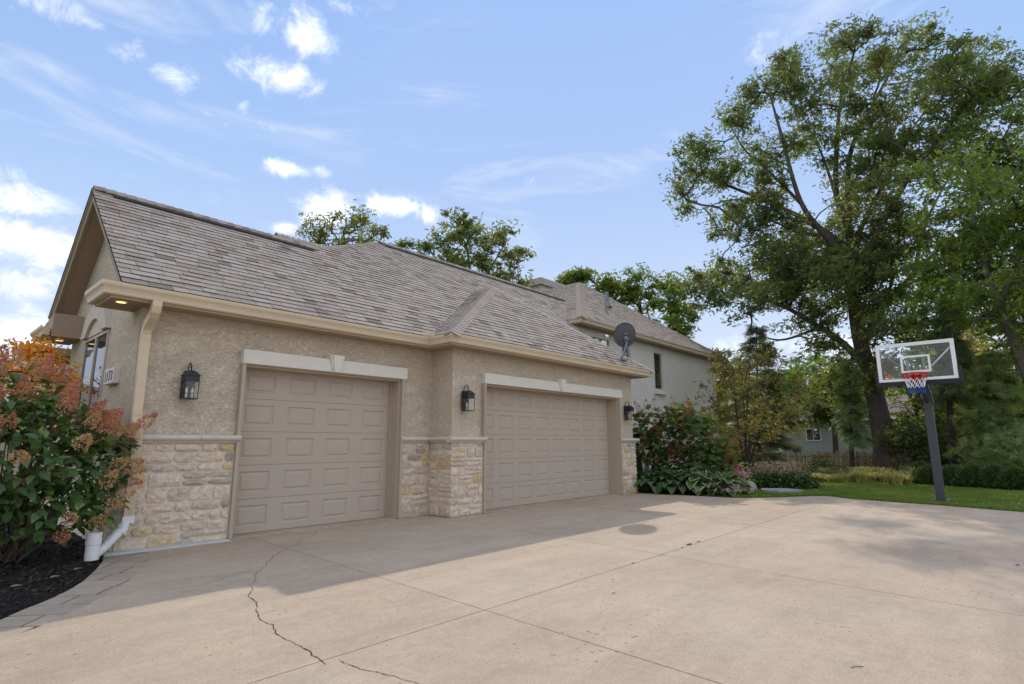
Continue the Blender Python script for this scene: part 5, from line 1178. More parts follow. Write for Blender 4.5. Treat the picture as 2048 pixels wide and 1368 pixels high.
# treeline far away
def treeline():
    rs_ = np.random.default_rng(3); C, T = [], []
    for k in range(150):
        az = math.radians(rs_.uniform(-14, 36)); d = rs_.uniform(95, 150); x, y = -7.7+d*math.cos(az), -8.2+d*math.sin(az); h = rs_.uniform(5, 9.5); r = rs_.uniform(2.5, 5); n = 420
        v = rs_.normal(size=(n, 3)); v /= np.linalg.norm(v, axis=1)[:, None]; v *= (rs_.random(n)**.35)[:, None]*[r, r, h/2]
        C.append(v+[x, y, 1.2+h*.5]); T.append(np.full(n, .4+rs_.normal(0, .15))+rs_.normal(0, .12, n))
    C = np.vstack(C); o = scatter('distant_treeline', C, rs_.uniform(.5, 1.1, len(C)), T_CLUMP, 'tree2', np.concatenate(T)); tag(o, 'far line of trees closing the view beyond the street', 'trees', kind='stuff')
treeline()

# ------------------------------------------------------------------ shrubs and flowers with leaves one can pick out
def tmpl_mesh(name, tmpl, size, mat, tone, bend=0.):
    tv, tf = tmpl; V = tv*size; V = V.copy(); V[:, 2] -= bend*size*(tv[:, 1]**2)
    me = bpy.data.meshes.new(name); me.from_pydata([tuple(v) for v in V], [], [tuple(map(int, f)) for f in tf])
    a = me.attributes.new('tone', 'FLOAT', 'FACE'); a.data.foreach_set('value', [float(tone)]*len(tf)); me.polygons.foreach_set('use_smooth', [True]*len(tf))
    if not isinstance(mat, (list, tuple)): mat = [mat]
    for m_ in mat: me.materials.append(MAT[m_])
    return me
def inst(name, me, loc, tip, nrm, parent, scale=1.):
    t = Vector(tip).normalized(); x = t.cross(Vector(nrm)).normalized(); z = x.cross(t)
    o = bpy.data.objects.new(name, me); COL.objects.link(o); o.parent = parent; R3 = Matrix((x, t, z)).transposed()
    o.matrix_basis = Matrix.Translation(Vector(loc)-WORLD[parent]) @ R3.to_4x4() @ Matrix.Scale(scale, 4)
    return o
def floret_head(name, size, cone, n, mat, seed, t0, t1, FS=.17):
    rs_ = np.random.default_rng(seed); v = norm(rs_.normal(size=(n, 3))); v[:, 1] = v[:, 1]*.5; V = v*[.5, 1, .5]
    h = rs_.random(n); ang = rs_.random(n)*6.283; rad = .5*np.sqrt(np.clip(1-(h*1.05)**1.3, .05, 1))*(.65+.35*rs_.random(n)); C = np.stack([rad*np.cos(ang), h*cone-.05, rad*np.sin(ang)], 1)*size
    tip = norm(C-[0, size*cone*.3, 0]+rs_.normal(0, .3*size, (n, 3))); nr = rs_.normal(size=(n, 3))
    T4 = (np.array([(0, 0, 0), (.5, .35, .1), (0, .9, 0), (-.5, .35, .1)]), np.array([(0, 1, 2, 3)]))
    k = len(bpy.data.objects); o = scatter(name, C, size*FS*rs_.uniform(.6, 1.1, n), T4, mat, rs_.uniform(t0, t1, n), tip, nr, center=(0, 0, 0)); me = o.data; bpy.data.objects.remove(o); return me

def pink_hydrangea():
    rs_ = np.random.default_rng(41); random.seed(41)
    base = Vector((-6.75, .05, .03)); root = thing('hydrangea_bush', 'big hydrangea bush with faded pink and rust flower heads beside the white drain pipe', 'shrub', base)
    lobes = [((-6.85, -.10, 1.15), (1.05, .75, .70)), ((-6.10, -.10, .98), (.52, .42, .52)), ((-6.95, .25, 1.75), (.75, .55, .42)), ((-7.6, -.3, 1.2), (.8, .7, .8)), ((-6.45, -.30, .62), (.75, .45, .38)), ((-5.90, -.25, 1.22), (.28, .26, .20)), ((-6.55, 0.0, 1.45), (.7, .5, .42))]
    lobes = [(np.array(c), np.array(r)) for c, r in lobes]
    wts = np.array([r.prod()**.67 for c, r in lobes]); wts /= wts.sum()
    def sample(n, shell):
        P, N_ = [], []
        while len(P) < n:
            c, r = lobes[rs_.choice(len(lobes), p=wts)]; v = rs_.normal(size=3); v /= np.linalg.norm(v); p = c+v*r*(1-shell*rs_.random()); 
            if any(np.sum(((p-c2)/r2)**2) < (1-shell)**2*.8 for c2, r2 in lobes): continue
            if p[0] > -5.50 or (p[0] > -5.74 and p[1] > -.22) or p[2] < .12: continue
            P.append(p); N_.append(norm(v/r*r.mean()))
        return np.array(P), np.array(N_)
    # stems
    P, N_ = sample(70, .15)
    for p in P:
        b = base+Vector((random.uniform(-.25, .25), random.uniform(-.2, .2), 0)); p = Vector(p); mid = (b+p)/2+Vector((0, 0, .12)); sm = MB(); sm.tube([b, mid, p], [.011, .007, .004], 5); sm.build('stem', 'stem', root)
    # leaves: the nearest as separate parts, the rest joined
    P, N_ = sample(3300, .45); d = np.linalg.norm(P-CAM, axis=1)-.8*np.maximum(0, (N_@norm(CAM-np.array([-6.8, 0, 1.])))); order = np.argsort(d)
    tips = norm(N_*[1, 1, .3]+rs_.normal(0, .55, P.shape)+[0, 0, -.30]); nr = norm(N_*.5+[0, 0, 1.1]+rs_.normal(0, .30, P.shape)); sz = rs_.uniform(.09, .165, len(P))
    tone = np.clip(.45+rs_.normal(0, .2, len(P))+(.5*(rs_.random(len(P)) < .06)), 0, 1)
    protos = [tmpl_mesh('hydrangea_leaf', T_LEAF, 1., 'hyd', t, .25) for t in (.15, .35, .45, .55, .7, .85, .93)]
    for i in order[:300]:
        k = int(np.argmin([abs(tone[i]-t) for t in (.15, .35, .45, .55, .7, .85, .93)])); inst('leaf', protos[k], P[i], tips[i], nr[i], root, sz[i])
    r_ = order[300:]; o = scatter('leaves', P[r_], sz[r_], T_LEAF, 'hyd', tone[r_], tips[r_], nr[r_], root, center=tuple(base), smooth=True); tag(o, kind='stuff')
    # flower heads
    heads = [floret_head('flower_head', 1., 1.25, 230, 'floret', s, a, b) for s, a, b in ((1, .3, .8), (2, .1, .6), (3, .45, .9), (4, .0, .45), (5, .5, 1.))]
    P, N_ = sample(95, .02); P2, N2 = sample(130, .02); k2 = P2[:, 2] > 1.35; P = np.vstack([P, P2[k2]]); N_ = np.vstack([N_, N2[k2]])
    extra = [((-5.62, -.30, 1.50), (.8, -.2, .5)), ((-5.72, -.38, 1.02), (.6, -.4, .1)), ((-6.02, -.50, .40), (.2, -.6, .3)), ((-5.92, -.52, .62), (.4, -.5, .0)), ((-5.70, -.32, .86), (.8, -.3, -.1)), ((-6.3, -.55, .35), (0, -.8, .0))]
    for c, n in extra: P = np.vstack([P, c]); N_ = np.vstack([N_, norm(np.array(n))])
    for i in range(len(P)):
        if N_[i][2] < -.45: continue
        top = P[i][2] > 1.4; k = rs_.choice([1, 3, 1, 0, 3] if top else [0, 2, 2, 4, 0, 1]); inst('flower_head', heads[k], P[i]+N_[i]*.03, N_[i]+np.array([0, 0, .5 if top else .05])+rs_.normal(0, .25, 3), rs_.normal(size=3), root, rs_.uniform(.10, .18))
pink_hydrangea()
# orange maple behind it
ob = A_(70, 884, 10.8); ob = (ob[0], ob[1], 0)
tree('autumn_maple', 'small maple with orange autumn leaves behind the pink shrub at the left', 'tree', ob, ([ob, A_(68, 830, 10.8), A_(65, 770, 10.8), A_(62, 720, 10.8)], .05, .015), [],
     [(40, 720, 30), (75, 712, 24), (15, 745, 28), (95, 735, 24), (60, 745, 34), (30, 770, 34), (110, 755, 16), (85, 775, 30), (128, 762, 8), (45, 800, 30), (0, 790, 30), (85, 700, 10), (58, 698, 8)], 10.8, 'maple', bark='darkbark', nleaf=24, leaf=.06, per=9, spread=.09, seed=51, depth=.25, tmpl=T_LEAF, twig=.004, tonebias=.05)

def oakleaf():
    rs_ = np.random.default_rng(61); random.seed(61)
    base = Vector((7.6, .35, -.02)); root = thing('oakleaf_hydrangea', 'tall oakleaf hydrangea with lime and dark leaves and rust-red flower spikes', 'shrub', base)
    D0 = 16.6
    bl = [(1300, 850, 32), (1290, 890, 32), (1340, 840, 28), (1370, 835, 30), (1400, 850, 30), (1330, 880, 38), (1380, 880, 40), (1420, 890, 34), (1310, 930, 34), (1350, 930, 40), (1400, 930, 42), (1435, 925, 34), (1448, 945, 18), (1440, 895, 20), (1288, 832, 14), (1345, 822, 14), (1372, 815, 16), (1412, 840, 18), (1280, 870, 22), (1460, 930, 14)]
    L_ = []
    for px, py, r in bl: dd = D0+rs_.normal(0, .35); L_.append((atd(px, py, dd), r*dd/F))
    def sample(n, shell=.5, up=False):
        P, N_ = [], []; w = np.array([r**2 for c, r in L_]); w /= w.sum()
        while len(P) < n:
            c, r = L_[rs_.choice(len(L_), p=w)]; v = rs_.normal(size=3); v /= np.linalg.norm(v)
            if up and v[2] < .1: continue
            p = c+v*r*(1-shell*rs_.random())
            if p[2] < .05 or p[0] < 5.85 or (p[1] > 1.55): continue
            P.append(p); N_.append(v)
        return np.array(P), np.array(N_)
    P, _ = sample(50, .3)
    for p in P: b = base+Vector((random.uniform(-.5, .8), random.uniform(-.4, .4), 0)); p = Vector(p); sm = MB(); sm.tube([b, (b+p)/2+Vector((0, 0, .15)), p], [.016, .01, .005], 5); sm.build('stem', 'stem', root)
    lob = (np.array([(0, 0, 0), (.16, .18, .02), (.50, .16, .06), (.30, .42, .03), (.48, .68, .02), (.18, .66, 0), (0, 1, -.08), (-.18, .66, 0), (-.48, .68, .02), (-.30, .42, .03), (-.50, .16, .06), (-.16, .18, .02), (0, .42, -.03)]),
           np.array([(0, 1, 12, 11), (1, 2, 3, 12), (3, 4, 5, 12), (5, 6, 7, 12), (7, 8, 9, 12), (9, 10, 11, 12)]))
    P, N_ = sample(2300, .55); d = np.linalg.norm(P-CAM, axis=1); order = np.argsort(d+rs_.random(len(d))*.5)
    tips = norm(N_*[1, 1, .4]+rs_.normal(0, .5, P.shape)+[0, 0, -.25]); nr = norm(N_*.6+[0, 0, 1.0]+rs_.normal(0, .35, P.shape)); sz = rs_.uniform(.12, .21, len(P))
    up = np.clip((P[:, 2]-1.2)*.12, -.1, .2); right = np.clip((P[:, 0]-7.2)*.06, -.1, .16)  # tone rises towards the top and right, painting leaves as sunlit
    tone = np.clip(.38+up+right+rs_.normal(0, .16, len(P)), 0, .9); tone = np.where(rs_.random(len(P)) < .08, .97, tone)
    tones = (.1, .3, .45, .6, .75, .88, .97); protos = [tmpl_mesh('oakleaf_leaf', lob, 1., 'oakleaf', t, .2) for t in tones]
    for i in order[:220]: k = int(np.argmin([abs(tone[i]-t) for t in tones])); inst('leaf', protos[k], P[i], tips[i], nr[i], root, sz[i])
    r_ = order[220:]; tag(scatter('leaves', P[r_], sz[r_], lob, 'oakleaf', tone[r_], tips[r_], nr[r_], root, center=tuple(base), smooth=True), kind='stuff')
    heads = [floret_head('flower_spike', 1., 1.9, 70, 'panicle', s, a, b) for s, a, b in ((11, 0, .7), (12, .2, 1), (13, 0, .5))]
    P, N_ = sample(85, .0, True)
    for i in range(len(P)): inst('flower_spike', heads[i % 3], P[i], N_[i]+np.array([0, 0, .5])+rs_.normal(0, .2, 3), rs_.normal(size=3), root, rs_.uniform(.13, .19))
oakleaf()

T_H = (np.array([(0, 0, 0), (.22, .12, .05), (.36, .38, .08), (.30, .68, .05), (0, 1, -.05), (-.30, .68, .05), (-.36, .38, .08), (-.22, .12, .05), (0, .4, -.02), (0, .75, -.02)]), [(0, 1, 8, 7), (1, 2, 8), (7, 8, 6), (2, 3, 9, 8), (6, 8, 9, 5), (3, 4, 9), (5, 9, 4)])
def hosta_leaf_mesh(name, tone, rim):
    tv, tf = T_H; V = tv.copy(); V[:, 2] += .16*np.sin(tv[:, 1]*3.0)-.30*tv[:, 1]**2
    me = bpy.data.meshes.new(name); vs = [tuple(v) for v in V]; fs = list(tf); mi = [0]*len(fs)
    if rim:
        ring = list(range(0, 8)); c = V[8]; outer = []
        for k in ring: q = V[k]+(V[k]-(V[8] if V[k][1] < .55 else V[9]))*[.20, .12, 0]; q[2] -= .015; outer.append(len(vs)); vs.append(tuple(q))
        for k in range(8): fs.append((ring[k], outer[k], outer[(k+1) % 8], ring[(k+1) % 8])); mi.append(1)
    me.from_pydata(vs, [], fs); me.polygons.foreach_set('material_index', mi); me.materials.append(MAT['hosta']); me.materials.append(MAT['hostarim'])
    a = me.attributes.new('tone', 'FLOAT', 'FACE'); a.data.foreach_set('value', [float(tone)]*len(fs)); me.polygons.foreach_set('use_smooth', [True]*len(fs)); return me
HL = {r: [hosta_leaf_mesh('hosta_leaf', t, r) for t in (.1, .4, .7, 1.)] for r in (False, True)}
def hosta(c, rad, hgt, n, rim, label, seed, lsize=.26):
    rs_ = np.random.default_rng(seed); root = thing('hosta', label, 'hosta', c, 'hostas at the edge of the driveway'); st = MB()
    for i in range(n):
        f = (i+.5)/n; az = i*2.39996+rs_.normal(0, .2); rr = rad*math.sqrt(f)*.75; z = hgt*(1-.65*f)+rs_.normal(0, .02)
        p = Vector(c)+Vector((rr*math.cos(az), rr*math.sin(az), z)); el = .5-.75*f; tip = Vector((math.cos(az), math.sin(az), el+rs_.normal(0, .12)))
        inst('leaf', HL[rim][rs_.integers(0, 4)], p, tip, (rs_.normal(0, .15), rs_.normal(0, .15), 1), root, lsize*rs_.uniform(.8, 1.2)*(.75+.35*f))
        st.tube([Vector(c)+Vector((0, 0, .0)), (Vector(c)+p)/2+Vector((0, 0, .06)), p], .006, 4, cap=False)
    tag(st.build('stalks', 'hosta', root), kind='stuff')
hosta((6.15, -.75, -.02), .55, .52, 50, False, 'green hosta against the corner of the garage stone', 71, .33)
hosta((6.25, -1.35, -.02), .55, .50, 52, False, 'plain green hosta between the stone corner and the variegated hosta', 72, .33)
hosta((6.75, -1.0, -.02), .5, .5, 46, False, 'green hosta furthest back under the oakleaf hydrangea', 73, .32)
hosta((6.45, -2.0, -.02), .56, .52, 54, True, 'cream-edged hosta at the middle of the driveway edge', 74, .31)
hosta((6.85, -2.5, -.02), .56, .48, 52, True, 'cream-edged hosta nearest the lawn', 75, .31)
hosta((6.95, -1.75, -.02), .45, .52, 42, True, 'cream-edged hosta standing behind the other two cream-edged ones', 76, .30)

# garden bed ground to the right of the house and the strip by the fence
def flat_bed(poly, z, name='garden_bed'):
    poly = poly if area(poly) > 0 else poly[::-1]; m = MB(); m.prism(poly, 'z', -.05, z); o = m.build(name, 'bedsoil'); tag(o, kind='structure')
flat_bed([(5.8, -.55), (5.85, -2.4), (6.1, -2.95), (7.2, -2.75), (9.5, -2.1), (11.5, -2.5), (13.0, -2.9), (14.0, -3.3), (14.4, -5.7), (15.2, -8.2), (16.5, -12), (24.5, -14), (24.5, 6), (17.3, 8), (17.2, 1.6), (5.8, 1.6)], .0)

def grass():
    rs_ = np.random.default_rng(81); poly_x = lambda y: np.interp(-y, [2.4, 2.95, 3.4, 4.12, 4.42, 5.16, 6.84, 8.13, 10, 14], [5.9, 6.0, 6.35, 7.3, 7.8, 7.5, 7.1, 6.7, 6.3, 6.1])
    far = lambda y: np.interp(-y, [2.4, 2.75, 2.9, 3.3, 5.7, 8.2, 12], [9.6, 11.6, 12.9, 14.0, 14.4, 15.2, 16.5])
    n = 190000; y = -rs_.uniform(2.15, 12.5, n); x0 = poly_x(y); x1 = far(y); x = x0+.02+(x1-x0)*rs_.random(n)
    ok = (y < np.interp(x, [5.9, 7.2, 9.5, 11.5, 13.0, 14], [-2.95, -2.75, -2.1, -2.5, -2.9, -3.3])); x, y = x[ok], y[ok]
    C = np.stack([x, y, np.full(len(x), -.03)], 1); t = rs_.normal(0, .38, (len(x), 3)); t[:, 2] = 1
    tm = (np.array([(-.09, 0, 0), (.09, 0, 0), (.02, 1, .12), (-.02, 1, .12)]), np.array([(0, 1, 2, 3)]))
    from math import sin
    patch = .46+.20*np.sin(x*1.3+2*np.sin(y*.7))*np.cos(y*1.1)+.12*np.sin(x*3.7+y*2.1)*np.sin(y*4.3-x)
    tag(scatter('lawn_grass', C, rs_.uniform(.035, .07, len(x)), tm, 'grass', patch+rs_.normal(0, .18, len(x)), t, rs_.normal(size=(len(x), 3)), center=(10, -5, -.03)), 'short green lawn grass between the driveway and the fence bed', 'grass', kind='stuff')
grass()
def edge_grass():
    rs_ = np.random.default_rng(83); C = []; pts = LAWN_EDGE[3:15]
    for a, b in zip(pts, pts[1:]):
        a, b = np.array(a), np.array(b); d = b-a; L_ = np.linalg.norm(d); n = np.array([-d[1], d[0]])/L_; n = n if n[0] > 0 else -n; k = int(L_*700); t = rs_.random(k)[:, None]; w = np.abs(rs_.normal(0, .035, k))[:, None]-.012
        p = a+d*t+n*w; C.append(np.hstack([p, np.full((k, 1), -.02)]))
    C = np.vstack(C); t = rs_.normal(0, .5, C.shape)+[-.35, 0, 1]; t[:, 2] = np.abs(t[:, 2])+.4
    tm = (np.array([(-.07, 0, 0), (.07, 0, 0), (.02, 1, .2), (-.02, 1, .2)]), np.array([(0, 1, 2, 3)]))
    tag(scatter('edge_grass', C, rs_.uniform(.05, .11, len(C)), tm, 'grass', .5+rs_.normal(0, .22, len(C)), t, rs_.normal(size=C.shape), center=(7, -5, -.02)), 'longer ragged grass spilling over the edge of the driveway', 'grass', kind='stuff')
    # scattered small fallen leaves on the lawn, too many to count
    n = 420; x = rs_.uniform(6.5, 14, n); y = rs_.uniform(-11, -3.2, n); P = np.stack([x, y, np.full(n, .025)], 1); P = P[x > np.interp(-y, [3.2, 4.4, 6.8, 10], [6.6, 8.0, 7.3, 6.6])]
    tag(scatter('lawn_litter', P, rs_.uniform(.03, .06, len(P)), T_LEAF, 'lily', rs_.uniform(.4, 1, len(P)), rs_.normal(size=P.shape)*[1, 1, .2], rs_.normal(0, .3, P.shape)+[0, 0, 1], center=(10, -6, 0)), 'small dry leaves scattered over the lawn', 'leaves', kind='stuff')
edge_grass()
def arching(name, label, cat, c, n, rad, hgt, mat, seed, group=None, w=.05, kind=None, tone=(0, 1), parent=None, wid=None):
    rs_ = np.random.default_rng(seed); V, Fc, T = [], [], []; wid = wid or w
    for i in range(n):
        az = rs_.random()*6.283; r = rad*rs_.uniform(.35, 1); h = hgt*rs_.uniform(.6, 1.1); b = np.array(c[:3])+[rs_.normal(0, rad*.16), rs_.normal(0, rad*.16), 0]; d = np.array([math.cos(az), math.sin(az), 0]); s = np.array([-d[1], d[0], 0]); k0 = len(V)
        for k in range(5):
            t = k/4; p = b+d*r*t**1.2+np.array([0, 0, h*math.sin(math.pi*.72*t)]); ww = wid*.5*(1-t)**.6+.001; V += [p-s*ww, p+s*ww]
        tt = rs_.uniform(*tone)
        for k in range(4): Fc.append((k0+2*k, k0+2*k+1, k0+2*k+3, k0+2*k+2)); T.append(tt)
    o = np_mesh(name, np.array(V), np.array(Fc), np.array(T), mat, parent, center=tuple(c)); 
    return tag(o, label, cat, group, kind) if label else o
# daylily clumps, each a plant
rs = random.Random(9); labs = ['yellowing daylily clump at the left end of the row', 'yellowing daylily clump second from the left end of the row', 'yellowing daylily clump third from the left in the row', 'yellowing daylily clump fourth from the left in the row', 'yellowing daylily clump in the middle of the row', 'yellowing daylily clump just right of the middle of the row', 'yellowing daylily clump in front of the tall trunk', 'yellowing daylily clump just right of the tall trunk', 'yellowing daylily clump last but one at the right of the row', 'yellowing daylily clump ending the row beside the round boxwoods']
for i in range(10):
    t = i/9; px = 1635+t*195; q = atd(px, 960, 21.6+rs.uniform(-1.0, 1.0)); arching('daylily', labs[i], 'daylily', (q[0], q[1], 0), rs.choice([110, 150, 190]), rs.uniform(.38, .55), rs.uniform(.24, .42), 'lily', 90+i, 'daylilies along the back bed', .022, tone=(.1+.2*rs.random(), .95))
for i in range(7):
    t = i/6; px = 1650+t*180; q = atd(px, 955, 22.8); arching('daylily', ['back daylily clump at the far left behind the row', 'back daylily clump second from the left behind the row', 'back daylily clump third from the left behind the row', 'back daylily clump in the middle behind the row', 'back daylily clump left of the tall trunk', 'back daylily clump at the foot of the tall trunk', 'back daylily clump right of the tall trunk'][i], 'daylily', (q[0], q[1], 0), rs.choice([90, 130]), .45, rs.uniform(.35, .55), 'lily', 110+i, 'daylilies along the back bed', .022, tone=(0, .8))
# boxwoods
def boxwood():
    rs_ = np.random.default_rng(130); root = thing('boxwood', 'x', 'shrub', (0, 0, 0), 'clipped boxwoods by the fence'); n = 2600
    v = norm(rs_.normal(size=(n, 3))); v[:, 2] = np.abs(v[:, 2])*.9; lump = 1+.08*np.sin(v[:, 0]*7+v[:, 1]*5)*np.cos(v[:, 2]*6); P = v*[.47, .47, .62]*(lump*rs_.uniform(.86, 1.02, n))[:, None]+[0, 0, .06]
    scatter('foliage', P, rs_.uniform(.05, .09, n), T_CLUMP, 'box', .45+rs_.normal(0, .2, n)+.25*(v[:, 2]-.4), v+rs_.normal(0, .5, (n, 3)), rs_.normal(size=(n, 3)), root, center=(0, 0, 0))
    m = MB(); m.tube([(0, 0, 0), (0.02, 0, .3)], .03, 6); m.tube([(0, 0, .15), (.15, .1, .4)], .015, 5); m.build('stem', 'darkbark', root, center=(0, 0, 0)); return root
bw = boxwood(); spots = [(1843, 946, 24.3), (1862, 962, 22.0), (1905, 962, 21.7), (1948, 962, 21.4), (1990, 960, 21.2), (2030, 962, 20.9), (1925, 950, 23.2), (1970, 950, 23), (2012, 950, 22.8)]
bl_ = ['round boxwood at the left end, set back behind the first of the row', 'first boxwood in the front row, left of the hoop pole', 'boxwood in the front row right behind the hoop pole', 'front-row boxwood second to the right of the hoop pole', 'front-row boxwood third to the right of the hoop pole', 'front-row boxwood at the right edge of the picture', 'back-row boxwood nearest the hoop pole', 'middle boxwood of the back row right of the pole', 'rightmost boxwood of the back row']
for i, (px, py, d) in enumerate(spots):
    q = atd(px, py, d); o = bw if i == 0 else dup(bw, (0, 0, 0)); o.location = (q[0], q[1], .0); o['label'] = bl_[i]; o.scale = (1+.08*math.sin(i*3), 1+.06*math.cos(i*2), .95+.08*math.sin(i*5))
# fence of upright sticks
def fence():
    rs_ = random.Random(141); root = thing('stick_fence', 'weathered brown stick fence running behind the garden bed', 'fence', (25, 0, 0)); path = [A_(1440, 884, 29), A_(1520, 884, 30), A_(1640, 884, 31), A_(1760, 884, 32), A_(1880, 884, 33), A_(2070, 884, 35)]
    path = [Vector((p[0], p[1], 0)) for p in path]; m = MB(); cnt = 0
    for a, b in zip(path, path[1:]):
        d = b-a; L_ = d.length; d.normalize(); n = int(L_/.062); s = Vector((-d.y, d.x, 0))
        for k in range(n):
            p = a+d*(k*L_/n+rs_.uniform(-.008, .008)); h = rs_.uniform(.80, .93); w = rs_.uniform(.017, .026); lean = rs_.uniform(-.03, .03); g0 = float(gz(p.x, p.y)); m.tone = rs_.random()
            q = [p-d*w+s*.012, p+d*w+s*.012, p+d*w-s*.012, p-d*w-s*.012]; vs = [(v.x, v.y, g0) for v in q]+[(v.x+d.x*lean, v.y+d.y*lean, g0+h) for v in q]
            m.add(vs, [(4, 5, 6, 7), (0, 1, 5, 4), (1, 2, 6, 5), (2, 3, 7, 6), (3, 0, 4, 7)])
    tag(m.build('sticks', 'fence', root), kind='stuff')
    for z in (.25, .68):
        for a, b in zip(path, path[1:]):
            m = MB(); m.tone = .3; d = (b-a).normalized(); s = Vector((-d.y, d.x, 0))*.03; ga, gb = float(gz(a.x, a.y)), float(gz(b.x, b.y)); m.tube([a-s*1+Vector((0, 0, ga+z)), b-s*1+Vector((0, 0, gb+z))], .02, 5); m.build('rail', 'fence', root)
fence()
# brush and twigs in front of the fence
def brush(name, label, px, py, d, r, h, n, mat, seed, leaf=.10, tmpl=T_CLUMP, stems=30, tone=.45, group=None, spread=1., cat='shrub'):
    rs_ = np.random.default_rng(seed); q = atd(px, py, d); base = (q[0], q[1], max(0., float(gz(q[0], q[1])))); root = thing(name, label, cat, base, group); m = MB(); T = []
    for k in range(stems):
        az = rs_.random()*6.283; rr = r*rs_.random()**.6; e = np.array([base[0]+rr*math.cos(az), base[1]+rr*math.sin(az), base[2]+h*rs_.uniform(.45, 1)]); b = np.array([base[0]+rr*.25*math.cos(az), base[1]+rr*.25*math.sin(az), base[2]-.03]); mid = (b+e)/2+rs_.normal(0, .05, 3); m.tube([b, mid, e], [.012, .008, .003], 4, cap=False); T += [e, (mid+e)/2, mid]
    tag(m.build('stems', 'stem', root, center=base), kind='stuff'); T = np.array(T); C = T[rs_.integers(0, len(T), n)]+rs_.normal(0, .16*spread, (n, 3)); C[:, 2] = np.maximum(C[:, 2], base[2]+.03)
    scatter('foliage', C, leaf*rs_.uniform(.6, 1.2, n), tmpl, mat, tone+rs_.normal(0, .2, n), rs_.normal(size=(n, 3)), rs_.normal(size=(n, 3))*.7+[0, 0, 1], root, center=base); return root
g_ = 'loose shrubs in the back bed'
brush('shrub', 'dark leafy shrub at the right foot of the tall trunk', 1838, 935, 27.5, 1.0, 1.8, 2400, 'oak', 151, .13, tone=.35, group=g_, spread=1.5)
brush('shrub', 'second dark shrub between the tall trunk and the hoop pole', 1858, 930, 29, 1.2, 2.2, 2400, 'oak', 152, .13, tone=.5, group=g_, spread=1.5)
brush('shrub', 'brown twiggy shrub in front of the fence right of the tall trunk', 1790, 950, 26, .7, .9, 700, 'twig', 153, .10, T_NEEDLE, 60, group=g_)
brush('shrub', 'reddish bare brush against the fence left of the tall trunk', 1712, 945, 27.5, 1.0, .7, 260, 'twig', 154, .16, T_NEEDLE, 90, group=g_)
brush('shrub', 'bare brown brush under the small many-stemmed tree', 1560, 940, 25, 1.2, .8, 300, 'twig', 155, .16, T_NEEDLE, 90, group=g_)
brush('shrub', 'low green shrub at the left end of the fence', 1640, 950, 24.5, .6, .55, 900, 'oak', 156, .10, group=g_, tone=.45)
brush('shrub', 'light green weeping shrub low at the right by the boxwoods', 2035, 935, 24.5, 1.3, 1.3, 2600, 'pine', 157, .22, T_SPRAY, 50, tone=.7, group=g_, spread=1.6)
brush('shrub', 'yellow-green shrub behind the hoop pole', 1890, 925, 30, 1.3, 2.0, 2000, 'dusk', 158, .13, tone=.6, group=g_, spread=1.6)
brush('shrub', 'brown-green shrub right of the hoop pole by the fence', 1950, 935, 30.5, 1.0, 1.2, 1000, 'dusk', 159, .12, tone=.4, group=g_, spread=1.4)
brush('shrub', 'dark evergreen shrub filling behind the multi-stemmed tree', 1475, 925, 27, 1.0, 1.3, 1500, 'dusk', 160, .13, tone=.15, group=g_, spread=1.6)
# white-flowered bed of dark groundcover plants with dry stalks
g_ = 'low leafy perennials at the corner of the bed'
for i, (px, py, d) in enumerate([(1515, 966, 18.0), (1545, 966, 18.1), (1575, 966, 18.2), (1598, 966, 18.3), (1530, 955, 19.3), (1563, 955, 19.4), (1592, 955, 19.5)]):
    q = atd(px, 970, d); root = thing('perennial_clump', ['dark leafy perennial clump with dry stalks next to the boulder', 'dark perennial clump behind the flat stepping stone', 'dark perennial clump third from the boulder in the front row', 'dark perennial clump at the right end of the front row', 'back perennial clump nearest the boulder', 'back perennial clump in the middle', 'back perennial clump at the right end'][i], 'perennial', (q[0], q[1], 0), g_)
    rs_ = np.random.default_rng(170+i); n = 620; v = norm(rs_.normal(size=(n, 3))); v[:, 2] = np.abs(v[:, 2]); P = np.array([q[0], q[1], 0])+v*[.5, .5, .42]*rs_.uniform(.6, 1.05, (n, 1))
    scatter('foliage', P, rs_.uniform(.09, .15, n), T_LEAF, 'hosta', .4+rs_.normal(0, .25, n), v*[1, 1, .2]+rs_.normal(0, .4, (n, 3)), rs_.normal(0, .35, (n, 3))+[0, 0, 1], root, center=(q[0], q[1], 0))
    m = MB()
    for k in range(16): a = rs_.normal(0, .22, 2); m.tube([(q[0]+a[0]*.6, q[1]+a[1]*.6, .2), (q[0]+a[0]*1.2, q[1]+a[1]*1.2, .45+rs_.random()*.28)], .006, 4, cap=False)
    tag(m.build('stalks', 'stem', root), kind='stuff')
    n = 240; C = np.stack([q[0]+rs_.normal(0, .28, n), q[1]+rs_.normal(0, .28, n), rs_.uniform(.42, .72, n)], 1); tag(scatter('flowers', C, rs_.uniform(.02, .055, n), T_QUAD, 'whitebloom', rs_.random(n), rs_.normal(size=(n, 3)), rs_.normal(size=(n, 3)), root), kind='stuff')
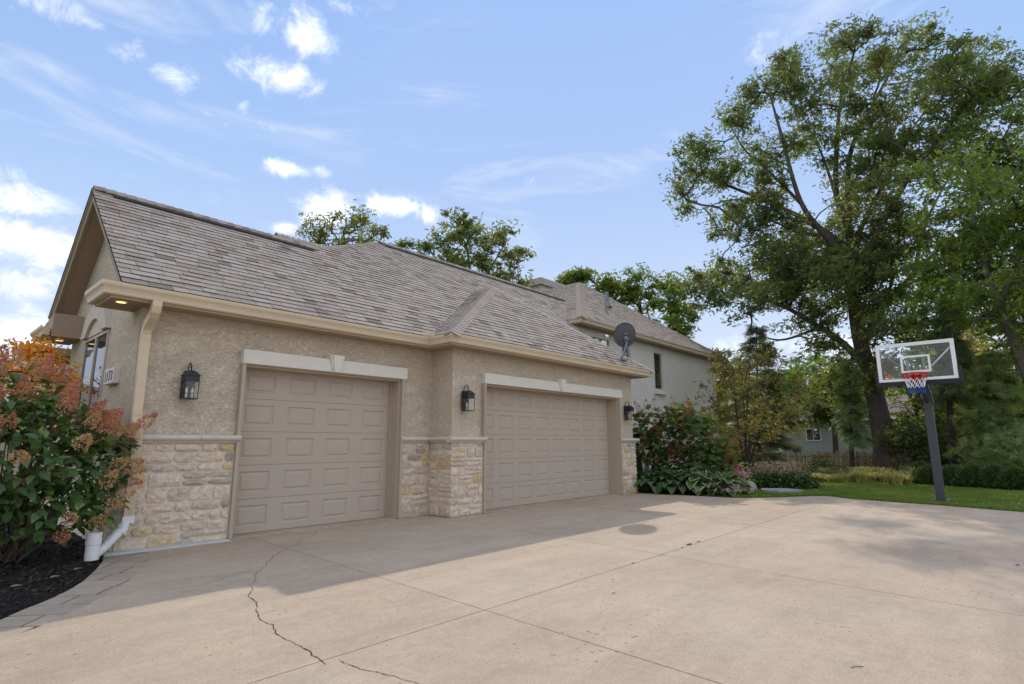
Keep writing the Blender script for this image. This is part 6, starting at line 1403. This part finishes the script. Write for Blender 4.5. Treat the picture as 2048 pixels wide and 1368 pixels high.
# pink flowers by the oakleaf hydrangea
for i, (px, py, d, lab, n, h, tn) in enumerate([(1465, 945, 17.2, 'pink phlox in bloom right of the oakleaf hydrangea', 130, .62, (0, .3)), (1480, 955, 17.0, 'lilac-pink flowers beside the pink phlox', 110, .42, (.4, .75)), (1475, 975, 15.6, 'low pale pink edging flowers in front of the boulder', 150, .14, (.5, 1)), (1455, 975, 15.3, 'low mauve edging flowers beside the cream-edged hosta', 110, .13, (.3, .9))]):
    q = atd(px, 975, d); rs_ = np.random.default_rng(180+i); root = thing('flower_clump', lab, 'flowers', (q[0], q[1], 0), 'flowers beside the hostas'); sp = .16 if h > .3 else .28
    m = MB()
    for k in range(18): a = rs_.normal(0, sp*.7, 2); m.tube([(q[0]+a[0]*.4, q[1]+a[1]*.4, 0), (q[0]+a[0], q[1]+a[1], h*rs_.uniform(.7, 1))], .004, 4, cap=False)
    tag(m.build('stems', 'stem', root), kind='stuff'); k = 420; C = np.stack([q[0]+rs_.normal(0, sp, k), q[1]+rs_.normal(0, sp, k), h*rs_.random(k)**.8], 1)
    scatter('leaves', C, rs_.uniform(.04, .08, k), T_QUAD, 'bright', rs_.random(k)*.7, None, None, root); C = np.stack([q[0]+rs_.normal(0, sp*.8, n), q[1]+rs_.normal(0, sp*.8, n), h*rs_.uniform(.8, 1.15, n)], 1)
    tag(scatter('blooms', C, rs_.uniform(.03, .055, n), T_CLUMP, 'flowers', rs_.uniform(*tn, n), rs_.normal(size=(n, 3)), None, root), kind='stuff')
brush('shrub', 'yellow-leaved small plant behind the pink flowers', 1490, 965, 18.2, .35, .4, 500, 'lily', 190, .08, T_QUAD, 20, tone=.4, group='loose shrubs in the back bed')
# boulder, stepping stone
def rockm(c, r, sc, seed, name, label, cat):
    rs_ = np.random.default_rng(seed); m = MB(); m.sphere((0, 0, 0), 1, 14, 9); ph = rs_.random(9)*6
    m.v = [tuple(np.array(c)+np.array(v)*np.array(sc)*r*(1+.10*math.sin(v[0]*4+ph[0])*math.cos(v[1]*5+ph[1])+.06*math.sin(v[2]*7+ph[2]))) for v in m.v]; tag(m.build(name, 'rock', smooth=True), label, cat)
q = atd(1493, 968, 16.6); rockm((q[0], q[1], .10), .30, (1.1, .8, .62), 5, 'boulder', 'rounded pinkish boulder at the edge of the flower bed', 'boulder')
q = atd(1550, 972, 16.9); m = MB(); m.prism([(q[0]-.45, q[1]-.25), (q[0]+.2, q[1]-.62), (q[0]+.5, q[1]-.1), (q[0]+.1, q[1]+.4), (q[0]-.4, q[1]+.2)], 'z', -.02, .06); tag(m.build('flat_stone', 'rock'), 'flat grey stone lying at the edge of the lawn by the boulder', 'stone')
# air conditioner against the wing
root = thing('air_conditioner', 'dark air conditioner unit behind the oakleaf hydrangea', 'air conditioner', (8.2, 1.15, 0)); m = MB(); m.bbox(7.85, 8.55, .8, 1.5, 0, .85, .03); m.build('cabinet', 'charcoal', root)
m = MB()
for k in range(16): m.box(7.88+k*.042, 7.892+k*.042, .785, .799, .08, .78)
tag(m.build('grille', 'black', root), kind='stuff')

# ------------------------------------------------------------------ far houses, street, fence
def far_house(name, label, cx, cy, ang, w, d, h, rh, wall, roof, wins, gable=False):
    z0 = float(gz(cx, cy)); root = thing(name, label, 'house', (cx, cy, z0)); ca, sa = math.cos(ang), math.sin(ang)
    def T(x, y, z): return (cx+x*ca-y*sa, cy+x*sa+y*ca, z0+z)
    def part(nm, boxes, mat, par=None):
        m = MB()
        for (x0, x1, y0, y1, a, b) in boxes: m.add([T(x, y, z) for z in (a, b) for x, y in ((x0, y0), (x1, y0), (x1, y1), (x0, y1))], [(3, 2, 1, 0), (4, 5, 6, 7), (0, 1, 5, 4), (1, 2, 6, 5), (2, 3, 7, 6), (3, 0, 4, 7)])
        return m.build(nm, mat, par if par else root)
    part('wall', [(-w/2, w/2, -d/2, d/2, -.5, h)], wall)
    m = MB(); e = .5; rx = w/2-(0 if gable else min(d, w)/2)+ (e if gable else 0)
    m.add([T(-w/2-e, -d/2-e, h-.02), T(w/2+e, -d/2-e, h-.02), T(w/2+e, d/2+e, h-.02), T(-w/2-e, d/2+e, h-.02), T(-rx, 0, h+rh), T(rx, 0, h+rh)], [(0, 1, 5, 4), (1, 2, 5), (2, 3, 4, 5), (3, 0, 4), (3, 2, 1, 0)]); m.build('roof', roof, root)
    part('fascia', [(-w/2-e, w/2+e, -d/2-e-.03, -d/2-e, h-.2, h)], 'white')
    for (x, z, ww, hh, side) in wins:
        if side == 'f':
            f = part('window', [(x-ww/2, x+ww/2, -d/2-.06, -d/2, z, z+hh)], 'white'); part('pane', [(x-ww/2+.08, x-.03, -d/2-.08, -d/2-.061, z+.08, z+hh-.08), (x+.03, x+ww/2-.08, -d/2-.08, -d/2-.061, z+.08, z+hh-.08)], 'glass', f)
        else:
            f = part('window', [(-w/2-.06, -w/2, x-ww/2, x+ww/2, z, z+hh)], 'white'); part('pane', [(-w/2-.08, -w/2-.061, x-ww/2+.08, x+ww/2-.08, z+.08, z+hh-.08)], 'glass', f)
q = atd(1690, 884, 50); far_house('neighbor_house', 'low pale house with faded red roof seen left of the tall trunk', q[0], q[1], YAW-.55-math.pi/2+.15, 9, 7, 2.4, 1.9, 'siding', 'pinkroof', [(3.0, .8, 1.1, .9, 'f'), (-2.4, .8, 1.0, .9, 'f')])
q = atd(1920, 884, 52); far_house('neighbor_house', 'pale house with faded red roof seen between the pole and the evergreens', q[0], q[1], YAW-.75-math.pi/2+.05, 15, 8, 2.6, 2.2, 'siding', 'pinkroof', [(-.4, 1.0, 1.7, 1.0, 'f'), (-5, 1.0, 1.6, 1.2, 'f'), (4.5, 1., 1.5, 1.2, 'f')])
q = atd(1528, 884, 56); far_house('neighbor_shed', 'small brown building half hidden by brush left of the round maple', q[0], q[1], YAW-.4-math.pi/2, 5, 4, 2.2, .9, 'brickhouse', 'rake', [(0, .7, .9, .8, 'f')])
q = atd(1625, 884, 110); far_house('neighbor_house', 'distant low grey-roofed house across the street behind the round maple', q[0], q[1], YAW-.4-math.pi/2, 16, 8, 2.6, 2.0, 'siding', 'rake', [(-4, .9, 2, 1.1, 'f'), (4, .9, 2, 1.1, 'f')])
def street():
    a = np.array(A_(1480, 884, 70)); b = np.array(A_(1780, 884, 70)); d = (b-a)/np.linalg.norm(b-a); a = a-d*60; b = b+d*60; n = np.array([-d[1], d[0], 0]); V, Fc = [], []
    for k in range(41):
        p = a+(b-a)*k/40
        for s in (-4, 4): q = p+n*s; V.append((q[0], q[1], float(gz(q[0], q[1]))+.05))
    for k in range(40): Fc.append((2*k, 2*k+2, 2*k+3, 2*k+1))
    tag(np_mesh('street', np.array(V), np.array(Fc), np.full(40, .5), 'street'), kind='structure')
    root_q = atd(1585, 884, 88); root = thing('white_fence', 'white picket fence far away across the street', 'fence', (root_q[0], root_q[1], float(gz(root_q[0], root_q[1])))); m = MB(); p0 = np.array(A_(1540, 884, 88)); p1 = np.array(A_(1640, 884, 90)); z = WORLD[root].z
    for k in range(60): p = p0+(p1-p0)*k/60; m.box(p[0]-.03, p[0]+.03, p[1]-.03, p[1]+.03, z, z+1.3)
    tag(m.build('pickets', 'white', root), kind='stuff')
    for zz in (.4, 1.1): m = MB(); m.tube([(p0[0], p0[1], z+zz), (p1[0], p1[1], z+zz)], .06, 4); m.build('rail', 'white', root)
street()
# house wing roof glimpsed at the far left behind the maple
q = atd(60, 884, 27); far_house('neighbor_house', 'brown shingled roof glimpsed behind the orange maple at the left', q[0]-1.2, q[1]+3, .05, 11, 9, 2.7, 2.0, 'stucco', 'shingle', [], gable=False)
# trees standing across the front garden, mirrored in the gable window
for i, (x, y, sc) in enumerate([(-17, 15, 1.), (-23, 9, 1.2)]):
    b = (x, y, 0); rs_ = np.random.default_rng(200+i); att = rs_.normal(size=(60, 3)); att = norm(att)*(rs_.random((60, 1))**.4)*[2.3, 2.3, 2.6]*sc+[x, y, 4.6*sc]
    root = thing('garden_tree', ['leafy garden tree left of the house, nearer one', 'leafy garden tree left of the house, farther one'][i], 'tree', b); grow(([b, (x+.1, y, 2), (x, y, 4*sc)], .16, .05), [], att, .2, 5).build('trunk', 'bark', root, center=b, smooth=True)
    C = np.repeat(att, 45, 0)+rs_.normal(0, .35, (2700, 3)); scatter('crown', C, rs_.uniform(.14, .24, len(C)), T_CLUMP, 'tree2', .45+rs_.normal(0, .15, len(C)), None, None, root)
# small litter on the driveway
for i, (px, py, lab) in enumerate([(2037, 1132, 'small dry leaf on the driveway at the right edge'), (1785, 1065, 'pale dry leaf on the driveway below the hoop'), (1225, 1186, 'tiny pale leaf on the sunlit driveway near the middle'), (1667, 1025, 'dark dry leaf on the driveway near the lawn')]):
    v = ray(px, py); t = (0.004-CAM[2])/v[2]; p = CAM+v*t; o = scatter('fallen_leaf', [p+[0, 0, .004]], .06, T_LEAF, 'lily' if i in (1, 2) else 'twig', [.9], [(1, .3, .1)], [(0, .2, 1)]); tag(o, lab, 'leaf')
m = MB(); m.tube([(-.05, -6.52, .008), (-.02, -6.60, .010), (.02, -6.66, .008)], .004, 5)
v = ray(1712, 1335); t = -CAM[2]/v[2]; p = CAM+v*t; m = MB(); m.tube([p+[-.03, .02, .004], p+[0, 0, .006], p+[.035, -.03, .004]], .002, 5); tag(m.build('twig', 'darkbark'), 'short dark twig lying on the driveway at the bottom right', 'twig')
